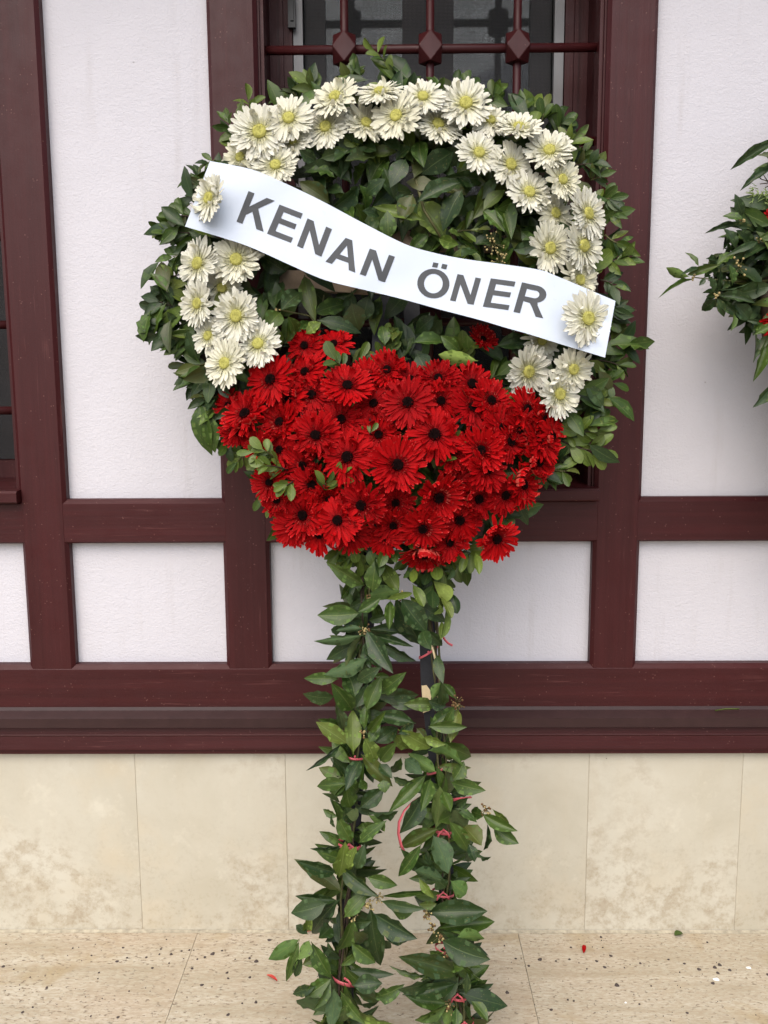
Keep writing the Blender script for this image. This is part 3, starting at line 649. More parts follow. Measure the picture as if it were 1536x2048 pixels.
# darker leaves at the back of the garlands
st = Stuff()
for path, y0, y1 in (([(735,1090),(728,1250),(715,1400),(708,1550),(700,1690),(690,1800),(686,1950),(688,2100)], 1090, 2100), ([(855,1090),(868,1270),(880,1450),(886,1560),(890,1660),(892,1790),(906,1900),(928,2100)], 1090, 2100)):
    for k in range(190):
        y = rng.uniform(y0, y1)
        if path[0][0] > 800 and 1270 < y < 1430: continue
        for (xa_, ya_), (xb_, yb_) in zip(path[:-1], path[1:]):
            if ya_ <= y <= yb_: x = xa_+(xb_-xa_)*(y-ya_)/(yb_-ya_)
        a_ = rng.uniform(0, 6.28); L_ = rng.uniform(42, 66)
        if path[0][0] > 800 and 1230 < y < 1480: continue
        o_ = rng.uniform(-.03, .03); L_ *= 1.2
        st.leaf(rng.choice((0, 0, 1, 1)), True, leaf_mtx(W(x+rng.gauss(0, 8), y, o_), W(x+math.cos(a_)*L_, y+math.sin(a_)*L_, o_+rng.uniform(-.03, .02)), L_*.36*pxm(x, y), .5))
# ring: inner leaves
I = .3646
IN = [(690,85,535,120,80,1),(760,90,660,200,110,1),(640,130,570,230,90,1),(850,110,780,210,90,0),(550,230,400,75,70,0),(460,205,325,150,80,1),(930,10,950,130,80,1),(1110,70,965,175,110,1),(1290,210,1090,210,70,0),(735,160,790,305,75,1),(590,260,490,385,90,1),(600,250,655,380,90,1),(570,350,635,455,80,1),(620,390,700,415,50,1),(530,370,560,440,50,1),(930,340,1055,515,130,2),(945,440,705,380,60,2),(890,305,830,430,90,1),(760,540,755,405,80,2),(1140,240,945,340,90,0),(1160,280,1050,440,110,1),(1330,250,1240,410,100,2),(1280,390,1385,480,70,2),(1370,330,1430,510,100,1),(980,520,880,600,60,1),(1220,570,1380,560,90,1),(1160,640,1240,590,70,1),(1040,540,1140,570,60,2),(1090,500,1150,510,60,2),(1120,590,1080,635,45,2),(430,340,290,240,90,0),(510,290,390,240,70,0),(640,290,720,220,70,0),(800,310,840,350,60,1),(700,440,650,500,50,1),(190,720,50,640,90,1),(300,750,330,935,80,1),(280,840,180,930,90,0),(350,950,540,880,80,1),(380,990,580,1030,70,1),(180,780,130,900,90,0),(75,840,130,920,60,0),(165,950,100,1030,90,1),(560,900,600,1030,110,0),(650,860,610,980,90,0),(720,890,650,970,80,0),(1010,970,900,1050,80,0),(1050,990,980,1060,70,0),(250,1060,215,980,60,2),(270,1050,320,990,50,2),(310,1060,385,1010,60,2),(200,1110,210,1010,60,1),(740,1120,730,1020,60,2),(780,1100,780,1010,60,2),(740,1140,830,1060,60,2),(900,1110,1060,1100,80,1),(1140,1150,1060,1090,60,2),(1200,1150,1190,1075,50,2),(1210,1140,1340,1110,60,2),(1360,1130,1530,1100,80,0),(1240,1210,1050,1180,70,2),(920,1180,960,1260,90,1),(690,60,620,20,70,1),(820,60,740,20,70,0),(880,40,800,90,70,1),(560,40,470,110,80,0),(360,110,280,60,60,1),(980,120,1090,40,90,0),(1130,140,1050,60,90,1)]
for sp in crop(500, 280, I, [d[:5]+(max(0, d[5]-(rng.random() < .5)),) for d in IN], .055, .02): put_leaf(wreath, T, sp)
OUT = [(760,85),(700,150),(600,178),(500,215),(452,285),(395,335),(375,375),(325,430),(315,520),(318,600),(318,680),(372,740),(385,800),(430,870),(470,930),(540,1000),(600,1060),(700,1100),(760,1110),(880,1120),(960,1100),(1030,1060),(1120,960),(1180,900),(1200,830),(1225,780),(1235,690),(1215,600),(1222,520),(1210,430),(1190,340),(1150,280),(1120,225),(1050,205),(985,180),(880,165),(790,140)]
def inside(x, y):
    c = False; n = len(OUT)
    for i in range(n):
        (x1, y1), (x2, y2) = OUT[i], OUT[i-1]
        if (y1 > y) != (y2 > y) and x < (x2-x1)*(y-y1)/(y2-y1)+x1: c = not c
    return c
cx, cy = 785, 610
def blob(x, y): return 1 if ((x-800)/330)**2+((y-900)/230)**2 < 1 else 0
k = 0
while k < 1700:
    x, y = rng.uniform(290, 1280), rng.uniform(130, 1110)
    if not inside(x, y): continue
    d = Vector((x-cx, y-cy)); rr = d.length; k += 1
    if rr < 250:
        if rng.random() < (.9 if y > 540 else .4): continue
        o_ = rng.uniform(-.02, .03); an = math.atan2(1, rng.gauss(0, .9)) if rng.random() < .6 else rng.uniform(0, 6.28); L_ = rng.uniform(60, 95)
        tone = rng.choice((0, 0, 0, 1))
    else:
        o_ = rng.uniform(-.005, .075) if not blob(x, y) else rng.uniform(0, .06); an = math.atan2(d.y, d.x)+rng.gauss(0, .9); L_ = rng.uniform(48, 78)
        tone = rng.choice((0, 0, 1, 1, 2)) if y > 850 else rng.choice((0, 0, 0, 1, 1, 2))
    ex, ey = x+math.cos(an)*L_, y+math.sin(an)*L_
    if rr > 390 and rng.random() < .35: continue
    if rr > 330 and not inside(x+math.cos(an)*L_*.8, y+math.sin(an)*L_*.8) and rng.random() < .75: continue
    st.leaf(tone, tone < 2, leaf_mtx(W(x, y, o_), W(ex, ey, o_+rng.uniform(-.035, .025)), L_*rng.uniform(.36, .50)*pxm(x, y), .5))
# sprigs that break the outline
tw = MB()
def sprig(bx, by, tx, ty, n, ll, tone, sharp, o0=.02, o1=.03, obj=False, Wf=None, stuff=None, twm=None):
    Wf = Wf or W; stuff = stuff or st; twm = twm or tw
    l0 = math.hypot(tx-bx, ty-by); cut = min((.25 if tone == 2 else .55)*ll, .6*l0)/l0; tx -= (tx-bx)*cut; ty -= (ty-by)*cut
    sag = rng.uniform(-.12, .12); dx, dy = tx-bx, ty-by; L_ = math.hypot(dx, dy); pts = []
    for i in range(6):
        u = i/5; s_ = math.sin(u*math.pi)*sag*L_
        pts.append((bx+dx*u-dy/L_*s_, by+dy*u+dx/L_*s_, o0+(o1-o0)*u))
    twm.tube([Wf(*p) for p in pts], .0022, .001, 5, rng.choice((0, 1)))
    a0 = math.atan2(dy, dx)
    for i in range(n):
        u = .15+.85*i/max(1, n-1); q = min(4, int(u*5)); f_ = u*5-q
        p = [pts[q][j]+(pts[q+1][j]-pts[q][j])*f_ for j in range(3)]
        sd_ = 1 if i % 2 else -1; an = a0+sd_*rng.uniform(.25, 1.1)*(1 if i < n-1 else .15); l_ = ll*rng.uniform(.75, 1.15)
        dz = rng.uniform(-.018, .028)
        mt = leaf_mtx(Wf(*p), Wf(p[0]+math.cos(an)*l_, p[1]+math.sin(an)*l_, p[2]+dz), l_*rng.uniform(.36, .52)*pxm(p[0], p[1]), .45)
        tn = tone if rng.random() < .75 else max(0, min(2, tone+rng.choice((-1, 1))))
        stuff.leaf(tn, sharp, mt)
SPR = [(790,165,745,95,9,30,2,0),(640,190,600,155,7,42,1,1),(600,210,575,165,6,40,0,1),(505,240,495,195,6,36,2,0),(470,270,450,225,6,34,1,1),(700,170,705,140,5,40,1,1),(880,190,870,160,6,36,1,1),(985,205,985,175,5,34,1,0),(1050,235,1040,195,6,44,1,1),(1080,250,1095,205,7,44,1,0),(1110,270,1132,220,7,46,1,0),(1130,300,1160,262,6,44,1,1),(1150,330,1205,325,8,40,0,1),(1180,360,1215,345,6,34,1,1),(1200,400,1240,395,7,38,1,0),(1205,430,1250,425,7,40,1,1),(1210,470,1262,500,8,40,1,1),(1205,520,1270,520,8,42,1,1),(1200,560,1248,580,7,40,0,1),(1215,620,1240,620,5,44,0,1),(1215,690,1285,690,5,60,0,1),(1190,720,1260,735,9,42,1,0),(1190,750,1245,775,9,40,1,0),(1150,800,1215,800,8,40,2,0),(1150,840,1210,835,8,40,2,0),(1120,880,1210,905,10,44,2,0),(1110,870,1205,860,9,42,2,0),(1090,930,1140,945,7,40,2,0),(1080,950,1110,960,5,38,1,0),
       (430,320,398,335,5,34,1,1),(410,370,378,375,7,34,0,1),(400,440,330,430,9,40,1,0),(400,470,320,465,9,40,1,0),(390,500,325,520,8,40,1,1),(385,540,315,560,8,40,1,1),(380,580,305,585,9,42,0,1),(380,610,295,600,8,44,0,1),(390,640,300,650,9,46,0,1),(390,670,295,670,7,50,0,1),(400,690,330,700,9,36,1,1),(420,720,372,740,6,44,1,1),(430,750,375,760,7,46,1,1),(440,790,390,800,8,44,0,1),(440,810,400,830,6,46,1,1),(450,850,455,905,7,34,1,0),(500,890,470,930,8,34,2,0),(530,900,520,930,8,36,2,0),(560,960,525,1000,8,38,2,0),(560,1000,545,1015,5,36,2,0),(540,920,560,900,6,34,2,0),(640,980,660,970,5,34,2,0),(660,960,690,950,5,32,2,0),(880,930,890,915,6,34,2,0),(700,730,745,715,6,40,1,0),(640,720,660,700,5,38,1,0),
       (760,760,775,670,9,40,2,0),(930,740,925,690,8,42,2,0),(560,640,560,600,5,60,0,1),(590,690,600,660,7,42,1,0),(560,700,580,660,6,42,1,0),(980,760,1010,740,5,44,1,0),(1010,560,1000,470,10,40,1,1),(960,480,930,520,9,38,2,0),(900,470,960,460,8,38,2,0),
       (720,1090,700,1120,7,40,2,0),(760,1090,745,1130,7,44,1,0),(830,1110,800,1130,6,36,1,0),(900,1100,925,1130,8,40,1,0),(930,1090,945,1120,7,38,2,0),(880,1120,900,1170,7,40,1,0),(690,1085,675,1110,6,36,2,0)]
for (bx, by, tx, ty, n, ll, tone, sh) in SPR: sprig(bx, by, tx, ty, n, ll, tone, bool(sh), .03, .045)
for (bx, by, tx, ty, n, ll, tone) in ((560,925,520,895,8,34,2),(575,940,525,930,8,34,2),(545,900,500,905,6,32,2),(640,985,655,960,6,32,2),(665,975,690,945,6,32,2),(868,945,888,915,7,34,2),(735,875,745,860,4,22,2),(590,960,565,975,6,34,2),(690,745,660,705,6,40,1),(905,880,912,872,3,26,1)): sprig(bx, by, tx, ty, n, ll, tone, False, .11, .155)
for k in range(46):                                           # a little more raggedness all round
    i = rng.randrange(len(OUT)); (x1, y1), (x2, y2) = OUT[i], OUT[i-1]; u = rng.random(); x, y = x1+(x2-x1)*u, y1+(y2-y1)*u
    if y > 850 or (y < 300 and rng.random() < .7): continue
    d = Vector((x-cx, y-cy)).normalized(); an = math.atan2(d.y, d.x)+rng.gauss(0, .5); L_ = rng.uniform(25, 55)
    sprig(x-d.x*30, y-d.y*30, x+math.cos(an)*L_*.35, y+math.sin(an)*L_*.35, rng.randint(5, 8), rng.uniform(32, 46), rng.choice((0, 1, 1)), rng.random() < .6, .0, .01)
big = [(418,860,428,895,30),(400,840,414,898,34),(1215,690,1292,690,34),(300,655,284,676,30),(330,640,288,672,30)]
for (bx, by, tx, ty, wd) in big: put_leaf(wreath, T, (bx, by-30 if ty-by > 20 else by, tx, ty, wd, 1, .05, .05, True))
fol = tag(st.build('foliage', wreath, T), kind='stuff')
tag(shift(tw, T).build('twigs', ['twig', 'twig_dark'], wreath), kind='stuff')
# flowers
def fnorm(px, py, kx, ky, ox, oy, up=.12):
    return Vector(((px-ox)/kx+rng.gauss(0, .2), -1, -(py-oy)/ky+up+rng.gauss(0, .2)))
WH = [(519,265,110),(578,238,98),(482,315,80),(551,332,92),(587,282,80),(652,255,96),(671,195,94),(731,248,92),(760,185,90),(793,233,92),(846,195,90),(875,250,98),(932,208,104),(980,242,78),(1037,256,97),(957,307,92),(1020,330,96),(1098,303,94),(1057,386,97),(1123,360,90),(1109,427,90),(1174,428,98),(1098,497,97),(1165,492,98),(1158,560,88),(398,527,104),(473,520,100),(445,575,84),(397,607,90),(474,632,104),(418,672,82),(518,688,94),(452,727,94),(1083,680,84),(1055,742,102),(1145,738,94),(1117,788,94)]
back = {(482,315),(652,255),(731,248),(875,250),(587,282),(445,575),(418,672),(1158,560),(1083,680),(1109,427),(980,242)}
for (x, y, d) in WH:
    o_ = .085 if (x, y) in back else .105
    flower('white', wreath, T, W(x, y, o_+rng.uniform(-.006, .006)), fnorm(x, y, 950, 900, 785, 640, .05), d*pxm(x, y, .1)*rng.uniform(1.04, 1.16))
RD = [(492,829,108),(543,760,108),(561,845,92),(612,745,90),(695,773,100),(624,790,90),(632,871,104),(682,840,92),(749,808,88),(816,806,108),(869,870,116),(696,915,116),(794,930,114),(876,994,108),(724,1010,106),(677,1041,102),(607,1030,100),(846,1056,96),(943,769,98),(944,816,98),(981,802,94),(1002,856,94),(962,901,98),(1020,884,92),(972,940,94),(910,965,86),(956,998,94),(918,1040,96),(993,1077,94),(848,1107,98),(1052,819,96),(1082,881,100),(1044,970,100),(881,802,86),(876,757,84),(820,760,80),(775,741,86),(610,692,80),(668,690,84),(624,970,94),(607,931,94),(540,965,78),(758,870,84),(792,1005,86),(786,1051,80),(965,680,66),(520,895,70),(641,886,80),(904,903,86),(1090,840,84),(1075,925,90),(1010,990,88),(735,755,80),(580,800,84),(1040,860,90),(660,1000,84),(588,1052,88),(640,1068,88),(702,1068,84),(1102,872,84),(458,812,76),(474,862,76),(560,900,80),(770,1075,78),(900,1085,80),(555,1000,76)]
TURN = {(1020,884),(956,998),(993,1077),(624,970),(910,965),(1044,970),(848,1107),(1075,925),(607,931)}
front = {(816,806),(869,870),(696,915),(794,930),(876,994),(724,1010),(677,1041),(632,871),(492,829),(543,760),(846,1056),(695,773),(993,1077),(962,901),(972,940)}
for (x, y, d) in RD:
    q = max(0, 1-((x-800)/340)**2-((y-900)/260)**2)
    o_ = .06+.085*q**.6+(.022 if (x, y) in front else -.006)
    nv = fnorm(x, y, 520, 480, 800, 900, .22)
    if (x, y) == (848, 1107): nv = Vector((0, -.7, -.85))
    if (x, y) == (993, 1077): nv = Vector((.25, -1, -.15))
    if x > 1035: nv += Vector((.35, 0, -.1))
    flower('turned' if (x, y) in TURN else 'red', wreath, T, W(x, y, o_), nv, d*pxm(x, y, o_)*1.07)
# banner
TOPE = [(420,322),(500,338),(560,362),(640,400),(730,448),(810,488),(870,506),(930,518),(1010,529),(1080,540),(1120,555),(1180,580),(1231,602)]
BOTE = [(370,453),(440,474),(500,494),(580,530),(650,560),(730,580),(800,597),(880,619),(960,640),(1010,655),(1060,669),(1130,691),(1210,715)]
def boff(px, py):
    u = (px-370)/860
    o_ = .150-.022*math.sin(math.pi*max(0, min(1, u)))
    d1 = math.hypot((px-477)/1.0, (py-424)/1.0); o_ -= .005*math.exp(-(d1/26)**2)
    d2 = (px-470)*.86-(py-330)*.5; o_ += .004*math.sin(d2/16)*math.exp(-((px-430)/60)**2)
    o_ += .0035*mnoise.noise((px/95, py/70, 3.1))+.0012*mnoise.noise((px/30, py/45, 7.7))
    o_ += .0022*math.sin(px/71+py/50)+.003*math.exp(-((px-1095)/26)**2)
    return o_
def BP(px, py, lift=0.0): return W(px, py, boff(px, py)+lift)
def lerp_poly(P, u):
    t_ = u*(len(P)-1); i = min(int(t_), len(P)-2); f_ = t_-i
    def cr_(a, b, c, d): return .5*(2*b+(c-a)*f_+(2*a-5*b+4*c-d)*f_*f_+(-a+3*b-3*c+d)*f_**3)
    q = [P[max(0, i-1)], P[i], P[i+1], P[min(len(P)-1, i+2)]]
    return cr_(*[z[0] for z in q]), cr_(*[z[1] for z in q])
m = MB(); NU, NV = 72, 8
for sheet in (0, 1):
    vs = []
    for i in range(NU+1):
        a_ = lerp_poly(TOPE, i/NU); b_ = lerp_poly(BOTE, i/NU)
        for j in range(NV+1):
            v = j/NV; vs.append(BP(a_[0]+(b_[0]-a_[0])*v, a_[1]+(b_[1]-a_[1])*v, -.0006*sheet))
    q = [(i*(NV+1)+j, i*(NV+1)+j+1, (i+1)*(NV+1)+j+1, (i+1)*(NV+1)+j) for i in range(NU) for j in range(NV)]
    m.add(vs, q if not sheet else [f[::-1] for f in q])
banner = tag(shift(m, T).build('banner', 'banner', wreath), 'white paper banner with grey lettering pinned across the wreath')
ang = [2*math.pi*k/28 for k in range(28)]
def arc(cx_, cy_, rx, ry, a0, a1, n=8): return [(cx_+rx*math.cos(a0+(a1-a0)*k/n), cy_+ry*math.sin(a0+(a1-a0)*k/n)) for k in range(n+1)]
H_ = math.pi/2
GL = {'K': [[(0,0),(0,1),(.2,1),(.2,.56),(.62,1),(.89,1),(.49,.6),(.92,0),(.67,0),(.355,.45),(.2,.29),(.2,0)]],
 'E': [[(0,0),(0,1),(.75,1),(.75,.83),(.2,.83),(.2,.61),(.71,.61),(.71,.44),(.2,.44),(.2,.17),(.77,.17),(.77,0)]],
 'N': [[(0,0),(0,1),(.2,1),(.61,.33),(.61,1),(.8,1),(.8,0),(.595,0),(.19,.65),(.19,0)]],
 'A': [[(0,0),(.39,1),(.61,1),(1,0),(.78,0),(.7,.23),(.295,.23),(.215,0)], [(.36,.4),(.64,.4),(.5,.77)]],
 'O': [[(.5+.5*math.cos(a), .5+.52*math.sin(a)) for a in ang], [(.5+.29*math.cos(a), .5+.35*math.sin(a)) for a in ang]],
 'R': [[(0,0),(0,1),(.5,1)]+arc(.5, .72, .33, .28, H_, -H_*.75)[1:]+[(.66,.36),(.93,0),(.69,0),(.50,.28),(.40,.40),(.2,.415),(.2,0)], [(.2,.575),(.2,.835),(.48,.835)]+arc(.48, .705, .14, .13, H_, -H_)[1:]],
 'dot': [[(0,0),(0,1),(1,1),(1,0)]]}
TX = [('K',473,443,59,22,24,-61),('E',534,467,62,24,25,-58),('N',594,491.6,61,27,21,-55),('A',651,523,59.7,22,17,-56),('N',719.5,548,63,20.5,20,-51),('O',831,590.5,64,9,7.5,-56),('N',900,600.6,59,11,15,-52.5),('E',965.6,613,66,9,16,-56.5),('R',1027,623.5,64,14,17,-59),
      ('dot',864,533.5,10.5,2.0,2.6,-9),('dot',882,536.5,10.5,2.0,2.6,-9)]
for (ch_, bx, by, ax, ay, ux, uy) in TX:
    bm = bmesh.new()
    for loop in GL[ch_]:
        vs = [bm.verts.new((x, y, 0)) for x, y in loop]
        for i in range(len(vs)): bm.edges.new((vs[i], vs[(i+1) % len(vs)]))
    bmesh.ops.triangle_fill(bm, use_beauty=True, use_dissolve=False, edges=bm.edges[:])
    bmesh.ops.subdivide_edges(bm, edges=[e for e in bm.edges if e.calc_length() > .3], cuts=3, use_grid_fill=True)
    bmesh.ops.triangulate(bm, faces=bm.faces[:])
    for v in bm.verts:
        x, y = v.co.x, v.co.y; v.co = BP(bx+x*ax+y*ux, by+x*ay+y*uy, .0009)-T
    bm.normal_update()
    for f in bm.faces:
        if f.normal.y > 0: f.normal_flip()
    me = bpy.data.meshes.new('letter'); bm.to_mesh(me); bm.free(); me.materials.append(M['letter'])
    o = bpy.data.objects.new('letter', me); C.objects.link(o); o.parent = banner
for (x, y, d, nv) in ((420,397,96,(-.85,-1,.25)), (1174,637,112,(.38,-1,.05))):
    p = BP(x, y, .012); f = flower('white', wreath, T, p, Vector(nv), d*pxm(x, y, .15)*1.04)
# pink ties
def tie(px, py, rx, tilt=0, wd=.006, tail=None):
    wd *= .75
    m = MB(); pts = []; sides = []
    for k in range(17):
        a_ = 2*math.pi*k/16; q = W(px, py+tilt*math.cos(a_), .004)
        pts.append(q+Vector((math.cos(a_)*rx, 0, 0))+NB*(-math.sin(a_))*.026); sides.append(Vector((0, .2, 1)))
    m.strip(pts, wd, sides)
    c_ = W(px, py, .034)
    for sgn in ((-1, 1) if tail is None else tail):
        q = [c_, c_+Vector((sgn*.008, -.004, -.004)), c_+Vector((sgn*.011, -.003, -.010)), c_+Vector((sgn*.013, -.002, -.017))]
        m.strip(q, wd*.7, Vector((1, -.3, .6)))
    m.ball(c_, .0028, n=6, m=4)
    return shift(m, T).build('tie', 'tie', wreath)
for a in ((857,1304,.021,-12,.006,()),(710,1513,.022,2,.006,()),(876,1537,.024,-10,.006,()),(698,1689,.026,4,.010),(887,1660,.021,2,.009),(886,1785,.024,2,.006),(889,1896,.02,3,.007,(1,)),(915,1989,.02,3,.007),(929,2045,.02,-4,.007),(690,1957,.03,8,.009,(1,))): tie(*a)
def ribbon(pts, wd):
    m = MB(); m.strip([W(*p) for p in pts], wd, Vector((.6, -.5, .6))); return shift(m, T).build('tie', 'tie', wreath)
ribbon([(845,1590,.06),(825,1603,.07),(808,1622,.075),(798,1645,.075),(797,1668,.07),(802,1690,.065),(809,1705,.06)], .007)
ribbon([(905,1600,.05),(915,1598,.06),(930,1596,.065),(943,1594,.07)], .007)
ribbon([(884,1270,.03),(890,1280,.035),(897,1287,.04),(905,1291,.045)], .005)
# a coral petal caught in the left garland, buds and twigs
def buds(px, py, n, rad, mat, off=.07, parent=wreath, T_=T, Wf=W, sz=(.0014, .0030)):
    m = MB(); c_ = Wf(px, py, off); s_ = pxm(px, py, off)
    for k in range(n):
        p = c_+Vector((rng.gauss(0, rad*s_*.5), rng.uniform(-.012, .008), rng.gauss(0, rad*s_*.5))); m.ball(p, rng.uniform(*sz), rng.choice((0, 1)), 6, 4)
        m.tube([c_+Vector((0, .006, 0)), p], .0007, n=4, mi=2)
    return shift(m, T_).build('bud_cluster', [mat, 'bud_pale', 'twig'], parent)
for a in ((729,1262,26,11,'bud'),(912,1408,30,14,'bud'),(853,1828,18,9,'bud'),(866,1855,18,10,'bud'),(880,1875,16,9,'bud'),(893,1910,12,8,'bud'),(897,2008,24,10,'bud'),(972,1620,22,14,'bud'),(736,1808,22,12,'bud_pale'),(755,1795,16,10,'bud_pale'),(706,1835,12,10,'bud_pale'),(727,1466,10,7,'bud'),(738,1195,10,8,'bud'),(800,1195,14,10,'bud'),(985,485,22,26,'bud_pale'),(1000,520,16,20,'bud_pale'),(560,618,8,10,'bud_pale')): buds(*a)
st_pts = [(852,1290,.05),(862,1300,.055),(872,1327,.05)]
m = MB(); m.tube([W(855,1268,.04), W(866,1300,.045), W(873,1330,.045)], .003, .0022, 6); shift(m, T).build('broken_twig', 'raw_wood', wreath)
m = MB(); m.tube([W(820,300,.05), W(833,365,.06), W(848,420,.07), W(885,480,.06)], .004, .003, 6); shift(m, T).build('bare_twig', 'twig', wreath)
m = MB(); m.tube([W(560,620,.05), W(620,632,.055), W(640,660,.06)], .0022, .0015, 5); shift(m, T).build('bare_twig', 'twig', wreath)
m = MB(); m.tube([W(634,785,.05), W(640,640,.03), W(648,590,.02)], .003, .002, 5); shift(m, T).build('bare_twig', 'twig', wreath)

# ------------------------------------------------------------------ the second wreath, cut by the picture's right edge
T2 = Vector((W(1860, 2048).x, YB, 0))
w2 = tag(empty('funeral_wreath', T2), 'dark laurel wreath cut off by the right edge of the photo', 'wreath', 'funeral wreaths along the house wall')
Q = .1416
R1 = [(1640,90,1085,380,130,0),(1640,300,1415,270,60,0),(1640,460,1225,640,110,0),(1160,1130,1105,890,120,0),(1160,1180,945,1110,110,1),(1290,1090,1400,890,90,0),(1420,1310,1270,1080,190,0),(1420,1430,1500,1150,90,0),(1180,1270,730,1310,80,0),(1410,1400,980,1310,110,0),(1070,1600,910,1360,160,0),(1300,1620,1080,1380,180,0),(1370,1510,1070,1630,90,0),(1300,1660,1040,1720,100,0),(900,1690,940,1520,90,0),(810,1830,1040,1660,130,1),(540,1850,405,1650,70,1),(740,1800,730,1700,90,0),(810,1780,680,1740,60,0),(1080,1780,890,1760,110,0),(400,2000,105,1890,110,1),(390,1980,780,1850,100,1),(540,1880,380,1900,60,0),(1380,1650,1500,1560,90,1)]
R2 = [(1020,270,1010,20,150,1),(1310,290,1170,80,150,1),(450,210,85,330,60,1),(860,350,1260,300,110,0),(840,440,1300,500,130,0),(790,480,600,635,120,0),(800,480,1110,720,110,0),(820,480,910,700,110,0),(760,390,680,190,120,0),(790,380,860,100,70,0),(1260,770,1080,570,190,0),(1270,770,1400,560,120,0),(1500,400,1290,300,150,0),(1040,690,1000,910,80,1),(760,430,655,450,70,0),(1450,830,1250,780,60,0),(1480,860,1300,900,90,1),(1340,980,1640,830,100,1),(1340,980,1320,1340,60,0),(1530,1000,1320,1580,130,1),(1640,1620,1350,1970,150,0),(1525,1000,1400,1170,100,0),(620,180,760,150,60,0),(640,190,560,280,60,0),(980,230,880,330,80,0)]
def W2(px, py, off=0.0): return W(px, py, off)
for sp in crop(1320, 270, Q, R1, .05, .02)+crop(1320, 530, Q, R2, .05, .02): put_leaf(w2, T2, sp)
st2 = Stuff(); tw2 = MB()
for k in range(1500):
    a_ = rng.uniform(0, 6.28); rr = 410*math.sqrt(rng.random()); x, y = 1865+rr*math.cos(a_), 600+rr*1.05*math.sin(a_)
    if x < 1545 and abs(y-520) > 70: continue
    if x < 1500 or (y > 620 and x < 1625): continue
    an = a_+rng.gauss(0, .7); L_ = rng.uniform(55, 90); o_ = rng.uniform(-.02, .07)
    st2.leaf(rng.choice((0, 0, 1)), True, leaf_mtx(W(x, y, o_), W(x+math.cos(an)*L_, y+math.sin(an)*L_, o_+rng.uniform(-.03, .03)), L_*.38*pxm(x, y), .5))
for k in range(260):                                          # dense dark middle beside the visible edge
    x, y = rng.uniform(1440, 1570), rng.uniform(445, 640)
    if x < 1490 and not 500 < y < 595: continue
    an = rng.uniform(0, 6.28); L_ = rng.uniform(32, 58)
    st2.leaf(0, True, leaf_mtx(W(x, y, rng.uniform(-.03, .02)), W(x+math.cos(an)*L_, y+math.sin(an)*L_, rng.uniform(-.03, .01)), L_*.4*pxm(x, y), .6))
for (bx, by, tx, ty) in ((1560,560,1390,555),(1540,500,1482,440),(1540,560,1433,592),(1560,600,1530,600)): tw2.tube([W(bx, by, .02), W((bx+tx)/2, (by+ty)/2+6, .035), W(tx, ty, .045)], .003, .0013, 5)
tag(st2.build('foliage', w2, T2), kind='stuff'); tag(shift(tw2, T2).build('twigs', ['twig', 'twig_dark'], w2), kind='stuff')
for a in ((1521,478,6,9,'bud_pale'),(1431,592,9,6,'bud_pale'),(1388,556,7,5,'bud_pale'),(1484,440,6,6,'bud_pale'),(1480,535,10,16,'bud_pale')): buds(*a, off=.07, parent=w2, T_=T2, sz=(.0020, .0030))
for (x, y, d, nv) in ((1576,432,92,(-.6,-1,.1)), (1570,642,92,(-.4,-1,-.2)), (1640,500,100,(0,-1,0)), (1700,400,100,(0,-1,0)), (1720,620,100,(0,-1,0)), (1800,520,100,(0,-1,0)), (1850,690,100,(0,-1,0)), (1900,450,100,(0,-1,0)), (1960,600,100,(0,-1,0)), *[(1865+dx, 610+dy, 104, (dx/700, -1, -dy/700)) for dx, dy in ((-160,-60),(-90,40),(-60,-120),(0,-60),(30,60),(80,-130),(110,-20),(170,60),(190,-80),(-120,130),(-20,150),(90,150),(-210,80),(220,150),(0,-200))]):
    flower('red', w2, T2, W(x, y, .075), Vector(nv), d*pxm(x, y, .07))
m = MB()                                                      # pale conifer sprig
for k in range(90):
    u = rng.random(); x, y = 1505+u*70, 386+u*12+rng.gauss(0, 7); an = math.pi+rng.gauss(0, .75); l_ = rng.uniform(8, 17)
    m.tube([W(x, y, .06), W(x+math.cos(an)*l_, y+math.sin(an)*l_, .065+rng.uniform(-.01, .01))], .0011, .0006, 4)
m.tube([W(1590,402,.05), W(1512,388,.06)], .002, .001, 5); shift(m, T2).build('conifer_sprig', 'conifer', w2)
m = MB()
for (a, b) in (((1560,372),(1522,358)),((1522,358),(1509,342)),((1545,365),(1520,368)),((1535,362),(1527,350)),((1550,368),(1530,375))): m.tube([W(*a, .06), W(*b, .065)], .0016, .001, 4)
shift(m, T2).build('cypress_twig', 'twig_dark', w2)
for (xx, o_) in ((1790, 0), (1930, 1)):
    m = MB(); m.tube([W(1835+o_*60, 620, -.02), W(xx, 2125, -.02)], .018, n=4); shift(m, T2).build('leg', 'black_wood', w2)
m = MB(); hp = [W(1865+330*math.cos(2*math.pi*k/32), 600+345*math.sin(2*math.pi*k/32), 0) for k in range(33)]; m.tube(hp, .02, n=8); shift(m, T2).build('hoop', 'twig_dark', w2)
m = MB(); a_ = W(1865, 800, -.05); m.tube([a_, (a_.x, -.10, 0)], .013, n=6); shift(m, T2).build('rear_prop', 'black_wood', w2)

